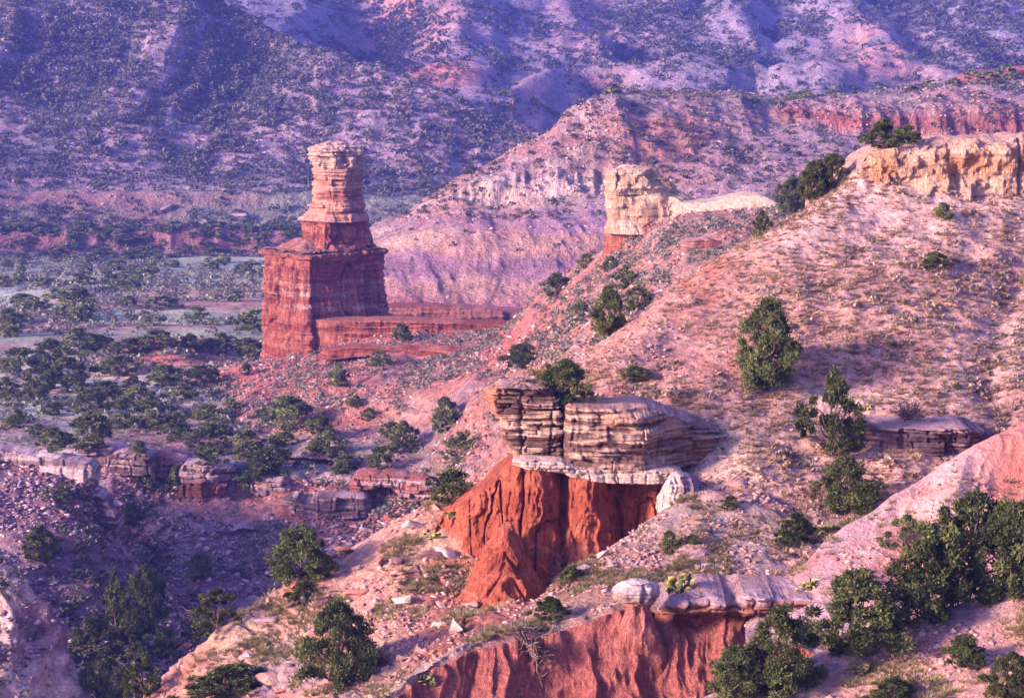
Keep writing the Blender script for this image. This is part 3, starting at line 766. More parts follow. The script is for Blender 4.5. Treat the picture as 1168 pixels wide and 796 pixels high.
def ledge(name, path, back, mat, color, seed=0, parent=None, strata=.2, strata_wl=.6, groove=.15, groove_wl=1.5, rough=.15, rough_wl=1.5, step=1.6, over=.0, under=1.2, prof=None, crack=.15, blk=None):
    """bedded rock ledge along path (px, py_top, py_bottom, Y); runs `back` metres into the hill"""
    top = [(a, b, y) for a, b, c_, y in path]; bot = [(a, c_, y + over) for a, b, c_, y in path]
    nseg = 6
    rows = []
    for k in range(nseg + 1):
        f = k / nseg
        dy = prof[k] if prof else 0
        rows.append([(a, b + (c_ - b) * f, y + over * f + dy) for a, b, c_, y in path])
    P, U, S = loft(rows, step=step, vstep=1.3, maxv=60)
    zq = np.stack([P[..., 0] * .06, P[..., 1] * .06, P[..., 2] + .2 * fbm(P, 5, 2, seed=seed)], -1)
    st = .55 * np.tanh(3 * fbm(zq, strata_wl, 2, .6, seed + 1)) + .45 * np.tanh(4 * fbm(zq, strata_wl * .3, 2, .6, seed + 6))
    gr = ridged(P + fbm(P, groove_wl, 2, seed=seed + 4)[..., None] * groove_wl * .3, groove_wl, 3, seed + 2, (1, .4, .12))
    rg = fbm(P, rough_wl, 4, .55, seed + 3)
    end = np.minimum(1, np.minimum(U, 1 - U) * 12)
    ck = np.exp(-(np.abs(vnoise(P / groove_wl * np.array([1, .3, .2]) * .8 + 40 + seed + rg[..., None] * .2, seed + 11)) / .07) ** 2)
    rg0 = rg
    if blk: rg = rg + blocks(P, blk[0], blk[1], seed) * blk[2] / max(rough, .01)
    P[..., 1] -= (st * strata + gr * groove + rg * rough - ck * crack) * end
    P[..., 0] += (rg0 * rough * .4) * end
    P[..., 2] += fbm(P, rough_wl * .7, 3, seed=seed + 6) * rough * .5 * np.maximum(0, 1 - S) * end
    kw = max(3, P.shape[1] // 10) | 1
    pad0 = np.pad(P[0], ((kw // 2, kw // 2), (0, 0)), mode='edge')
    soft = np.stack([np.convolve(pad0[:, i], np.ones(kw) / kw, 'valid') for i in range(3)], -1)
    edge = lambda f: P[0] + (soft - P[0]) * min(1, f * 2.2)
    topb = [edge(f) + np.array([0, back * f, .10 * back * f * .3]) + np.stack([0 * P[0, :, 0], 0 * P[0, :, 0], fbm(edge(f) + np.array([0, back * f, 0]), rough_wl * 1.3, 4, seed=seed + 7) * rough * .6], -1) for f in (1, .6, .25, .06)]
    botb = [P[-1] + np.array([0, under * f, -.02]) for f in (.5, 1)]
    full = np.concatenate([np.array(topb), P, np.array(botb)], 0)
    Sf = np.concatenate([np.zeros((4, P.shape[1])), S / nseg, np.ones((2, P.shape[1]))], 0)
    Uf = np.concatenate([U[:4] * 0 + U[:1], U, U[:2]], 0)
    pad = lambda a: np.concatenate([np.repeat(a[:1], 4, 0), a, np.repeat(a[-1:], 2, 0)], 0)
    cc = color(full, Sf, dict(st=pad(st), gr=pad(gr), U=Uf, top=(np.arange(full.shape[0]) < 4)[:, None] & np.ones_like(Uf, bool)))
    # closed body: mirror the outline to a back wall
    bw = full[-1] * 0 + topb[0] * np.array([1, 1, 0]) + full[-1] * np.array([0, 0, 1])
    full = np.concatenate([full, bw[None], full[:1]], 0)
    cc = np.concatenate([cc, cc[-1:], cc[:1]], 0)
    nv, nu = full.shape[:2]
    q = grid_quads(nv, nu)
    endl = np.arange(nv - 1) * nu; endr = endl + nu - 1
    V = full.reshape(-1, 3)
    c1 = V[endl].mean(0); c2 = V[endr].mean(0); nV = len(V)
    V = np.vstack([V, c1, c2])
    tr = [(endl[(i + 1) % len(endl)], endl[i], nV) for i in range(len(endl))] + [(endr[i], endr[(i + 1) % len(endr)], nV + 1) for i in range(len(endr))]
    cc = np.vstack([cc.reshape(-1, 3), cc.reshape(-1, 3)[endl[:1]], cc.reshape(-1, 3)[endr[:1]]])
    me = make_mesh(name, V, q, tr, cc)
    k = (nv // 2) * (nu - 1) + nu // 2
    if me.polygon_normals[k].vector[1] > 0: me.flip_normals()
    return link(name, me, mat, parent)

def cstr(lo, hi, hot=None, k=1.0):
    def f(P, S, d):
        n = fbm(P, 2.5, 4, seed=300)
        c = mix(lo, hi, sstep(-.35, .35, d['st'] * k + n * .35))
        if hot is not None:
            c = mix(c, hot, sstep(.05, .5, n) * .6)
        return c
    return f

# --- the rock tower
TW = empty('rock_tower', tuple(W(370, 414, 303)))
tag(TW, 'tall red stone tower with pale cap rising from the saddle ridge', 'rock tower')
TY = 306.0
def tower_part(name, levels, plan, mat, color, **kw):
    o = column(name, levels, TY, plan, mat, color, parent=None, **kw)
    o.parent = TW
    o.matrix_parent_inverse = TW.matrix_world.inverted() if False else __import__('mathutils').Matrix.Translation(-Vector(TW.location))
    return o
def col_clay(P, S, d):
    n = fbm(P, 6, 4, seed=311); z = P[..., 2]
    c = mix(np.array([.36, .11, .075]), np.array([.52, .21, .14]), sstep(-.4, .4, d['st'] + n * .4))
    b = np.exp(-((z + 34.5 + n * .8) / .5) ** 2) + .7 * np.exp(-((z + 36.4 + n * .8) / .35) ** 2) + .6 * np.exp(-((z + 33.0 + n) / .3) ** 2)
    c = mix(c, np.array([.66, .46, .36]), np.clip(b * 1.3, 0, 1) * sstep(-.2, .35, fbm(P, 2.2, 3, seed=312)))
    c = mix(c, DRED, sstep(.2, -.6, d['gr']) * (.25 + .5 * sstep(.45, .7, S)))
    return mix(c, TAN * .8, (S < .025) * .75)
def col_neck(P, S, d):
    n = fbm(P, 4, 4, seed=313)
    c = mix(np.array([.38, .16, .10]), np.array([.58, .34, .23]), sstep(-.3, .3, d['st'] + n * .3))
    return mix(c, CREAM * .75, sstep(.45, .0, S + n * .2) * .5)
def col_cap(P, S, d):
    n = fbm(P, 3, 4, seed=314)
    return mix(CREAM * np.array([.80, .70, .62]), PALE * np.array([1, .95, .85]), sstep(-.3, .35, d['st'] + n * .6))
ROT = [(-1, .05), (-.24, -1.0), (1, -.05), (.75, .7), (.1, 1.0)]
tower_part('lower_tier', [(283, 303, 435, 7.6), (285, 299, 439), (289, 299, 439), (291, 306, 434), (296, 306, 434), (330, 304, 436), (350, 302, 440), (362, 300, 446), (372, 300, 450), (414, 297, 454), (440, 292, 458)], ROT, M_TCLAY, col_clay, nth=640, nz=240, seed=40, strata=.22, strata_wl=1.0, groove=.85, groove_wl=1.4, rough=.45, rough_wl=4, cap=.5, deep=.9, crack=.7)
tower_part('middle_tier', [(247, 343, 420), (251, 342, 421), (256, 344, 420), (264, 344, 421), (276, 342, 426), (290, 338, 436)], ROT, M_TCLAY, col_clay, nth=400, nz=80, seed=50, strata=.16, strata_wl=1.2, groove=.42, groove_wl=1.7, rough=.35, rough_wl=3, cap=.4, deep=.9, crack=.5)
tower_part('talus_apron', [(271, 338, 372), (279, 321, 396), (289, 303, 434)], ROT, M_SAD, lambda P, S, d: mix(PINK * .72, TAN * .8, sstep(-.3, .3, fbm(P, 2, 4, seed=315))), nth=200, nz=30, seed=55, strata=.0, groove=.12, rough=.3, rough_wl=1.6, deep=.88)
tower_part('neck', [(186, 359, 412), (196, 358, 411), (208, 359, 411), (220, 357, 413), (232, 354, 414), (242, 350, 416), (251, 345, 419)], ROUND, M_TOWER, col_neck, nth=260, nz=110, seed=60, strata=.28, strata_wl=.95, groove=.34, groove_wl=2.2, rough=.55, rough_wl=2.2, crack=.3, blk=(.8, 2.4, .22), deep=.9)
tower_part('cap_rock', [(164, 362, 392), (167, 356, 404), (172, 353, 410), (178, 352, 414), (184, 353, 415), (189, 354, 413), (193, 359, 411)], ROUND, M_TOWER, col_cap, nth=240, nz=60, seed=70, strata=.34, strata_wl=.9, groove=.35, groove_wl=2.0, rough=.8, rough_wl=1.7, cap=.5, crack=.4, blk=(.9, 2.0, .35), deep=.9)
def sub_tower(o):
    o.parent = TW; o.matrix_parent_inverse = __import__('mathutils').Matrix.Translation(-Vector(TW.location)); return o
LEDGES = []
def ledge_thing(name, label, cat, *a, **k):
    o = ledge(name, *a, **k); tag(o, label, cat); LEDGES.append(o); return o

cr = cstr(DRED * 1.1, np.array([.47, .19, .13]))
crp = cstr(DRED * .9 + PURP * .3, np.array([.42, .20, .18]))
ledge_thing('rock_ledge', 'thin red ledge joining the foot of the rock tower to the slope', 'rock ledge', [(352, 364, 412, 299), (362, 365, 404, 297.5), (395, 366, 396, 296), (440, 366, 390, 296), (500, 368, 386, 295), (556, 371, 381, 294), (590, 372, 375, 290)], 5, M_TCLAY, cr, seed=80, strata=.35, strata_wl=1.4, groove=.5, groove_wl=2.4, rough=.3, rough_wl=3)
ledge_thing('rock_ledge', 'low broken red ledge in front of the rock tower, strewn with blocks', 'rock ledge', [(362, 404, 409, 284), (378, 398, 410, 282), (410, 397, 407, 281), (450, 399, 407, 280), (500, 400, 411, 276), (545, 402, 415, 270), (575, 404, 409, 266)], 4, M_TCLAY, cr, seed=82, strata=.35, strata_wl=1.0, groove=.35, groove_wl=2.5, rough=.5, rough_wl=2.2)
ledge_thing('rock_wall', 'dark purple-red wall at the foot of the banded mesa behind the tower', 'rock wall', [(425, 353, 360, 333), (445, 350, 366, 331), (500, 351, 366, 330), (550, 353, 366, 329), (600, 356, 366, 329), (660, 350, 360, 331)], 5, M_TCLAY, crp, seed=84, strata=.25, strata_wl=1.2, groove=.6, groove_wl=2.6, rough=.3, rough_wl=3)

ledge_thing('rock_ledge', 'small red butte with shrubs at the far right end of the mesa top', 'rock ledge', [(1092, 98, 105, 462), (1106, 88, 106, 459), (1125, 82, 106, 458), (1150, 83, 105, 458), (1180, 78, 104, 459), (1260, 76, 104, 462), (1400, 84, 100, 470)], 14, M_TCLAY, crp, seed=86, strata=.4, strata_wl=1.4, groove=.7, groove_wl=3, rough=.9, rough_wl=4)

# --- cream outcrop at the top of the middle ridge
OC = empty('cream_outcrop', tuple(W(735, 285, 232)))
tag(OC, 'cream coloured rock knob with a red foot on the middle ridge', 'rock outcrop')
inv = __import__('mathutils').Matrix.Translation(-Vector(OC.location))
def sub(o, par):
    o.parent = par; o.matrix_parent_inverse = __import__('mathutils').Matrix.Translation(-Vector(par.location)); return o
cc_ = lambda P, S, d: mix(mix(np.array([.56, .41, .25]), np.array([.74, .60, .42]), sstep(-.3, .4, d['st'] * .6 + fbm(P, 2.5, 4, seed=321))), np.array([.34, .21, .14]), sstep(.2, .45, fbm(P, 1.6, 4, seed=323, stretch=(1, 1, .2))) * .6)
KNOB = [(-1, -.5), (-.8, -1), (.3, -.9), (1, -.3), (.9, .8), (-.6, 1)]
sub(column('cap_rock', [(190, 706, 730), (193, 699, 746), (199, 693, 757), (207, 692, 765), (215, 693, 768), (220, 694, 766)], 233, KNOB, M_CREAM, cc_, nth=280, nz=60, seed=90, strata=.22, strata_wl=.9, groove=.35, groove_wl=2.0, rough=.85, rough_wl=1.7, cap=.35, deep=.9, crack=.35), OC)
sub(column('pale_body', [(212, 694, 766), (219, 693, 778), (226, 693, 790), (236, 693, 800), (250, 692, 806), (264, 691, 812)], 233.3, KNOB, M_CREAM, cc_, nth=280, nz=70, seed=92, strata=.12, strata_wl=.9, groove=.4, groove_wl=2.2, rough=.55, rough_wl=2.4, deep=.7, crack=.4), OC)
sub(column('red_foot', [(256, 692, 806), (264, 690.5, 800), (280, 690, 790), (305, 689, 780)], 232.6, ROT, M_TCLAY, cstr(np.array([.52, .19, .11]), np.array([.58, .27, .18])), nth=160, nz=30, seed=93, strata=.1, groove=.25, groove_wl=1.8, rough=.2, deep=.7), OC)
ledge_thing('pale_ridge', 'long smooth cream ridge trailing right from the rock knob', 'rock ridge', [(742, 224, 268, 230.5), (765, 224, 264, 230), (782, 231, 260, 229), (800, 233, 258, 228), (825, 228, 256, 227), (850, 223, 254, 226), (870, 224, 252, 225), (890, 234, 252, 224), (930, 246, 252, 222)], 4, M_CREAM, lambda P, S, d: mix(np.array([.72, .59, .42]), np.array([.50, .36, .25]), sstep(.2, .9, S + fbm(P, 2, 3, seed=322) * .4)), seed=94, strata=.08, groove=.2, groove_wl=2, rough=.45, rough_wl=2.5, prof=[.8, .3, 0, -.2, -.5, -.9, -1.2])

# --- orange rim cliff, top right
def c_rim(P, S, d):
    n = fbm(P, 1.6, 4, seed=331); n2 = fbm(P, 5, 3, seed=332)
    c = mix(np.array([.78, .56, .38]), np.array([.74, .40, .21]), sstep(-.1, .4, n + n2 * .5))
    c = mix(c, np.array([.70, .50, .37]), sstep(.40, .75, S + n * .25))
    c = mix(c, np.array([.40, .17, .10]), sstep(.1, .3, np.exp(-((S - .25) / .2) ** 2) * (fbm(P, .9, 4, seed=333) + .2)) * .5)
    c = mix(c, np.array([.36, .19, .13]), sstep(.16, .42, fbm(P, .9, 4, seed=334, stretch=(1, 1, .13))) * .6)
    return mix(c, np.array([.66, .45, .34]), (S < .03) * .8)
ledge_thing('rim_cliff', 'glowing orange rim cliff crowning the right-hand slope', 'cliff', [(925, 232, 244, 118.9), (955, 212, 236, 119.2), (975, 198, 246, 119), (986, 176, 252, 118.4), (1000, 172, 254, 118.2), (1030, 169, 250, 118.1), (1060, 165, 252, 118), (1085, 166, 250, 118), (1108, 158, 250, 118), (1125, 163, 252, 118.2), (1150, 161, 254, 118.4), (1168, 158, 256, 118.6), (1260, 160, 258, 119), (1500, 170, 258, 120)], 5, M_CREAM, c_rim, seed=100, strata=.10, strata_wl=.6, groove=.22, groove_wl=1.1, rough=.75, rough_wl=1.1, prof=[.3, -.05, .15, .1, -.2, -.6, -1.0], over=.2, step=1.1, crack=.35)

# --- foreground hoodoo: layered sandstone on a red clay cliff
HD = empty('hoodoo', tuple(W(660, 640, 91)))
tag(HD, 'layered grey sandstone ledge capping a deep red clay cliff', 'rock outcrop')
def c_bed(P, S, d):
    n = fbm(P, .9, 4, seed=341)
    c = mix(np.array([.18, .11, .095]), np.array([.60, .43, .31]), sstep(-.35, .35, d['st'] + n * .35))
    c = mix(c, np.array([.60, .33, .18]), sstep(.0, .5, fbm(P, 2.2, 3, seed=342)) * .45)
    c = mix(c, np.array([.60, .30, .15]), (1 - sstep(-.75, -.2, P[..., 0])) * sstep(-.3, .2, fbm(P, 1.0, 3, seed=353)) * (1 - sstep(.3, .6, S)) * .8)  # orange-brown rock at the left end, with its warm sunlit look painted in
    return mix(c, TAN, (S < .02) * .7)
def c_white(P, S, d):
    n = fbm(P, .7, 4, seed=343)
    return mix(np.array([.66, .54, .44]), np.array([.45, .30, .22]), sstep(-.1, .5, n))
SLAB = [(-1, -.35), (-.82, -.92), (.2, -1.0), (.96, -.95), (1, .8), (-.7, .9)]
SLAB2 = [(-1, -.6), (-.9, -.95), (-.1, -1.0), (.7, -.62), (1, -.1), (1, .9), (-.9, .9)]
sub(column('sandstone_block', [(437, 560, 628, 2.0), (441, 556, 635), (450, 555, 638), (464, 557, 638), (472, 566, 639), (480, 573, 640), (492, 569, 640), (502, 577, 640), (514, 582, 641), (529, 588, 642)], 92.2, SLAB, M_SAND, c_bed, nth=420, nz=180, seed=110, strata=.15, strata_wl=.34, groove=.10, groove_wl=.9, rough=.15, rough_wl=.8, cap=.12, crack=.2, blk=(.27, 1.35, .15)), HD)
sub(ledge('sandstone_block', [(641, 470, 536, 92.6), (643, 464, 540, 91.2), (652, 463, 541, 90.4), (690, 465, 545, 90.2), (730, 467, 549, 90.4), (752, 471, 548, 91.2), (775, 477, 546, 92.1), (800, 486, 540, 93.0), (835, 496, 528, 93.9)], 2.6, M_SAND, c_bed, seed=115, strata=.18, strata_wl=.30, groove=.10, groove_wl=.8, rough=.22, rough_wl=.8, step=.7, crack=.12, blk=(.25, 1.7, .16), under=2.6, prof=[.22, .0, .02, -.05, .1, .12, .3]), HD)
sub(ledge('white_bed', [(584, 524, 530, 90.6), (600, 525, 535, 90.1), (640, 528, 540, 90.0), (652, 533, 544, 90.0), (700, 537, 551, 90.1), (740, 538, 553, 90.0), (770, 540, 550, 90.0), (782, 544, 549, 90.2)], 2, M_SAND, c_white, seed=118, strata=.06, strata_wl=.3, groove=.06, groove_wl=.8, rough=.10, rough_wl=.6, step=.7, blk=(.22, .6, .10)), HD)
def c_redc(P, S, d):
    n = fbm(P, 1.5, 4, seed=345)
    c = mix(np.array([.33, .085, .045]), np.array([.47, .145, .08]), sstep(-.4, .4, n + d['gr'] * .3))
    c = mix(c, np.array([.56, .25, .15]), np.exp(-((S - .55 + n * .03) / .012) ** 2) * .6)
    return c
path = [(470, 640, 660, 93), (500, 600, 670, 92.6), (530, 574, 690, 91.8), (560, 552, 705, 90.9), (582, 530, 710, 90.5), (600, 528, 712, 90.2), (618, 530, 715, 90.05), (632, 532, 715, 90.5), (641, 534, 712, 91.3), (650, 536, 706, 90.5), (668, 540, 698, 90.0), (684, 541, 690, 90.2), (694, 543, 684, 90.9), (708, 544, 672, 91.7), (726, 545, 655, 91.8), (742, 546, 640, 91.2), (766, 546, 620, 90.6), (785, 548, 590, 90.0), (800, 552, 575, 89.9)]
sub(ledge('clay_cliff', path, 3, M_CLAY, c_redc, seed=120, strata=.05, strata_wl=.5, groove=.42, groove_wl=.6, rough=.55, rough_wl=1.4, step=1.0, prof=[.55, .28, .05, -.2, -.75, -1.6, -2.8], under=3, crack=.35), HD)
sub(column('clay_buttress', [(604, 573, 580, .4), (622, 565, 588, 1.0), (645, 552, 600, 1.8), (675, 536, 620, 2.6), (702, 520, 646, 3.2), (728, 502, 664, 3.6)], 88.5, ROUND, M_CLAY, c_redc, nth=260, nz=110, seed=125, strata=.04, groove=.34, groove_wl=.8, rough=.4, rough_wl=1.3, cap=.3, crack=.25), HD)

ledge_thing('pale_fin', 'white slanting slab beside the right end of the red cliff', 'rock slab', [(750, 574, 584, 89.0), (760, 556, 588, 88.7), (768, 545, 590, 88.5), (778, 543, 580, 88.5), (790, 545, 566, 88.7), (797, 552, 558, 89)], 1, M_SAND, lambda P, S, d: mix(np.array([.70, .60, .50]), np.array([.32, .24, .26]), sstep(.45, .6, d['U'] + fbm(P, .8, 3, seed=347) * .1)), seed=128, groove=.3, groove_wl=.5, rough=.1, step=1.0, prof=[.2, .1, 0, -.1, -.2, -.35, -.5])
def c_buff(P, S, d):
    n = fbm(P, 1.0, 4, seed=348)
    c = mix(np.array([.62, .50, .36]), np.array([.40, .29, .25]), sstep(-.1, .4, n + d['st'] * .5))
    return mix(c, np.array([.62, .38, .16]), sstep(.1, .5, fbm(P, 1.4, 3, seed=349)) * .5)
ledge_thing('rock_ledge', 'dark layered ledge half hidden behind the leaning juniper', 'rock ledge', [(960, 486, 500, 95.5), (985, 488, 560, 93.8), (1020, 489, 590, 93.2), (1060, 490, 590, 93.0), (1095, 488, 580, 93), (1115, 492, 560, 93.4), (1140, 498, 520, 94.6)], 3, M_SAND, cstr(np.array([.13, .09, .11]), np.array([.40, .28, .26])), seed=132, strata=.22, strata_wl=.42, groove=.1, rough=.16, rough_wl=1.0, blk=(.32, 1.3, .2), step=.9)
# bench ledge above the gullied bank
def c_bench(P, S, d):
    n = fbm(P, .9, 4, seed=350)
    c = mix(np.array([.46, .33, .33]), np.array([.34, .16, .11]), sstep(.2, .7, S + n * .4))
    return mix(c, mix(LILAC * .9, np.array([.36, .23, .19]), sstep(-.2, .3, n)), (S < .05) * .85)
ledge_thing('rock_ledge', 'rounded grey-brown bench ledge above the gullied red bank', 'rock ledge', [(752, 692, 695, 76.4), (768, 684, 698, 75.7), (790, 680, 700, 75.4), (826, 682, 700, 75.3), (838, 686, 699, 75.7), (850, 679, 702, 75.2), (872, 680, 699, 75.1), (890, 682, 693, 75.4), (935, 684, 694, 75.2), (952, 688, 692, 75.4)], 3, M_SAND, c_bench, seed=134, strata=.10, strata_wl=.3, groove=.05, rough=.18, rough_wl=.5, crack=.05, blk=(.22, .75, .17), step=.8, prof=[.25, .02, -.08, -.06, .05, .2, .5])
CS = empty('capped_pillar', tuple(W(725, 720, 75.3)))
tag(CS, 'pale flat capstone balanced on a short red clay pillar', 'rock pillar')
sub(column('capstone', [(663, 712, 740, .5), (667, 703, 749), (673, 699, 753), (681, 700, 752), (687, 707, 746)], 75.2, ROUND, M_SAND, lambda P, S, d: mix(np.array([.66, .56, .48]), np.array([.42, .30, .24]), sstep(.3, .8, S + fbm(P, .5, 3, seed=351) * .4)), nth=120, nz=50, seed=136, strata=.05, strata_wl=.2, groove=.06, groove_wl=.5, rough=.16, rough_wl=.5, cap=.06), CS)
sub(column('clay_stem', [(684, 709, 745, .6), (694, 713, 742), (715, 706, 750), (760, 694, 768), (810, 680, 790)], 75.0, ROUND, M_CLAY, lambda P, S, d: mix(np.array([.28, .09, .07]), np.array([.43, .18, .14]), sstep(-.3, .4, fbm(P, .9, 4, seed=352))), nth=160, nz=80, seed=137, strata=.03, groove=.16, groove_wl=.7, rough=.12, rough_wl=.9, deep=.7), CS)

# ledges on the lip of the gorge
c_lip = cstr(np.array([.17, .11, .12]), np.array([.50, .38, .36]))
c_lipr = cstr(np.array([.26, .11, .09]), np.array([.48, .28, .24]))
LIPS = [
    ('pale square-edged ledge at the lip of the gorge by the left slope', [(-60, 512, 540, 207), (0, 514, 545, 206.5), (40, 520, 556, 205.5), (80, 526, 560, 204.5), (104, 531, 558, 204), (110, 540, 552, 204.5)], cstr(np.array([.34, .25, .27]), np.array([.66, .56, .50]))),
    ('dark recessed ledge at the gorge lip between two pale ones', [(84, 518, 526, 229), (100, 514, 530, 228), (126, 515, 532, 228), (134, 520, 528, 229)], c_lip),
    ('thick overhanging grey block at the gorge lip', [(120, 532, 538, 227), (126, 520, 542, 226), (150, 516, 543, 225.5), (172, 519, 541, 225.6), (178, 526, 538, 226.4)], c_lip),
    ('reddish cracked blocks on the gorge lip under a shrub', [(172, 520, 536, 227.5), (184, 522, 545, 227), (205, 524, 546, 227), (215, 528, 540, 228)], c_lipr),
    ('grey block stacked over red beds at the gorge lip', [(204, 536, 545, 226), (210, 530, 554, 225), (235, 531, 552, 225), (248, 533, 550, 225.2), (262, 535, 548, 226), (272, 540, 544, 227)], c_lip),
    ('red stepped beds under the grey block on the gorge lip', [(198, 575, 580, 224), (208, 553, 590, 223.4), (228, 550, 586, 223), (240, 552, 572, 223.6), (258, 555, 562, 224.4)], c_lipr),
    ('long grey broken ledge in the middle of the gorge wall', [(318, 572, 580, 222.5), (335, 568, 590, 221), (350, 575, 588, 220.6), (364, 566, 594, 219.6), (390, 566, 592, 219.4), (415, 568, 590, 219.4), (424, 574, 582, 220)], c_lip),
    ('pale jagged rim with red soil under it at the head of the gorge', [(398, 552, 562, 222), (412, 542, 560, 221), (440, 542, 556, 220.5), (468, 545, 572, 220), (490, 546, 568, 219.6), (498, 550, 560, 220)], cstr(np.array([.36, .15, .12]), np.array([.66, .56, .52]))),
]
LIPS += [
    ('low purple ledge crossing the gorge wall under the red stepped beds', [(195, 610, 618, 219), (215, 604, 624, 218.2), (250, 606, 622, 217.6), (285, 602, 620, 217.4), (305, 608, 614, 217.8)], c_lip),
    ('dark broken ledge in the gorge wall above the big olive juniper', [(285, 552, 560, 226), (300, 546, 568, 225.2), (322, 548, 566, 225), (332, 554, 560, 225.4)], c_lip),
    ('short pale ledge on the shaded left slope below the square-edged one', [(20, 588, 594, 200.5), (40, 584, 602, 199.6), (75, 592, 610, 198.6), (90, 600, 606, 198.8)], cstr(np.array([.30, .22, .25]), np.array([.56, .46, .44]))),
    ('dark step of rock where the left slope meets the gorge bottom', [(95, 560, 570, 203), (108, 562, 588, 202.2), (128, 582, 604, 201), (136, 596, 604, 201)], c_lip),
]
for lab, pth, fn in LIPS:
    ledge_thing('rock_ledge', lab, 'rock ledge', pth, 3, M_SAND if False else M_TOWER, fn, seed=140 + len(LEDGES), strata=.15, strata_wl=.7, groove=.15, groove_wl=1.6, rough=.35, rough_wl=1.5, blk=(.75, 1.9, .42), step=.9)
ledge_thing('rock_ledge', 'small red-brown ledge on the middle ridge below the cream knob', 'rock ledge', [(775, 281, 285, 195), (784, 274, 288, 194), (800, 273, 288, 193.6), (822, 277, 287, 193.4), (830, 281, 285, 193.6)], 2, M_TOWER, c_lipr, seed=160, strata=.25, strata_wl=.6, rough=.25)

bpy.context.view_layer.update()

# ------------------------------------------------------------------ finding the ground
DG = bpy.context.evaluated_depsgraph_get()
SINK = {}
def hit(px, py):
    d = Vector(W(px, py, 100.0)).normalized()
    ok, loc, nor, idx, ob, _ = sc.ray_cast(DG, Vector((0, 0, 0)), d)
    return (np.array(loc), np.array(nor), ob.name) if ok else (None, None, None)

# ------------------------------------------------------------------ plant builders
def tube(pts, rad, n=6):
    pts = np.array(pts, float); rad = np.array(rad, float)
    tg = np.gradient(pts, axis=0); tg /= np.maximum(np.linalg.norm(tg, axis=1, keepdims=True), 1e-9)
    ref = np.where(np.abs(tg[:, 2:3]) > .9, np.array([[1., 0, 0]]), np.array([[0, 0, 1.]]))
    a = np.cross(tg, ref); a /= np.linalg.norm(a, axis=1, keepdims=True); b = np.cross(tg, a)
    th = np.linspace(0, 2 * math.pi, n, endpoint=False)
    V = pts[:, None] + rad[:, None, None] * (a[:, None] * np.cos(th)[None, :, None] + b[:, None] * np.sin(th)[None, :, None])
    q = grid_quads(len(pts), n, True)
    return V.reshape(-1, 3), q

def join(parts):
    V, Q, k = [], [], 0
    for v, q in parts:
        V.append(v); Q.append(q + k); k += len(v)
    return np.vstack(V), np.vstack(Q)

def wobble(a, b, n, amp, r):
    t = np.linspace(0, 1, n)[:, None]
    a, b = np.array(a, float), np.array(b, float)
    off = r.normal(0, amp, (n, 3)); off[0] = 0; off[-1] *= .3
    return a + (b - a) * t + off

PROFILES = {
    'cone': lambda z: np.interp(z, [0, .12, .3, .55, .8, 1], [.55, .92, 1.0, .85, .52, .10]),
    'round': lambda z: np.interp(z, [0, .15, .4, .7, .9, 1], [.6, .9, 1.0, .85, .5, .15]),
    'low': lambda z: np.interp(z, [0, .2, .5, .8, 1], [.85, 1.0, .95, .6, .15]),
}
GREEN = [np.array([.048, .060, .025]), np.array([.088, .115, .040]), np.array([.165, .19, .065])]
def crown(seed, prof, nclump, nleaf, leaf, z0=.08, gap=0., tone=1.0, grey=0.):
    r = np.random.default_rng(seed)
    z = r.uniform(0, 1, nclump) ** .9
    th = r.uniform(0, 2 * math.pi, nclump)
    lob = 1 + .26 * np.sin(2 * th + r.uniform(0, 6)) + .20 * np.sin(3 * th + z * 7 + r.uniform(0, 6)) + .14 * np.sin(5 * th - z * 9 + r.uniform(0, 6))
    rr = PROFILES[prof](z) * .42 * lob * r.uniform(.35, 1.12, nclump) ** .5
    c = np.stack([rr * np.cos(th), rr * np.sin(th), z0 + z * (1 - z0 - .06)], -1)
    c[:, 2] += r.normal(0, .03, nclump)
    cr = r.uniform(.045, .115, nclump) * (1 - .3 * z)
    if gap: cr *= (1 - gap)
    nl = nleaf // nclump
    d = r.normal(size=(nclump, nl, 3)); d /= np.linalg.norm(d, axis=-1, keepdims=True)
    d[..., 2] = d[..., 2] * .9 + .12
    rad = cr[:, None, None] * r.uniform(.1, 1.0, (nclump, nl, 1)) ** .5
    rad *= 1 + r.uniform(.3, 1.0, (nclump, nl, 1)) * (r.uniform(0, 1, (nclump, nl, 1)) > .9)
    p = (c[:, None] + d * rad).reshape(-1, 3)
    out = (d + r.normal(0, .7, d.shape) + np.array([0, 0, .35])).reshape(-1, 3)
    out /= np.linalg.norm(out, axis=1, keepdims=True)
    side = np.cross(out, r.normal(size=out.shape)); side /= np.linalg.norm(side, axis=1, keepdims=True)
    L = leaf * r.uniform(.6, 1.4, (len(p), 1)); wd = L * r.uniform(.18, .36, (len(p), 1))
    V = np.stack([p - side * wd, p + side * wd, p + out * L + side * wd * .4, p + out * L - side * wd * .4], 1)
    tc = np.clip(r.normal(.9, .5, nclump), 0, 2)
    tl = np.clip(np.repeat(tc, nl) + r.normal(0, .35, len(p)), 0, 2)
    cl = np.where((tl < 1)[:, None], GREEN[0] + (GREEN[1] - GREEN[0]) * tl[:, None], GREEN[1] + (GREEN[2] - GREEN[1]) * (tl - 1)[:, None]) * tone
    if grey: cl = cl * (1 - grey) + np.array([.15, .125, .10]) * grey
    V = V.reshape(-1, 3); n = len(V)
    return V, np.arange(n).reshape(-1, 4), np.repeat(cl, 4, 0), c

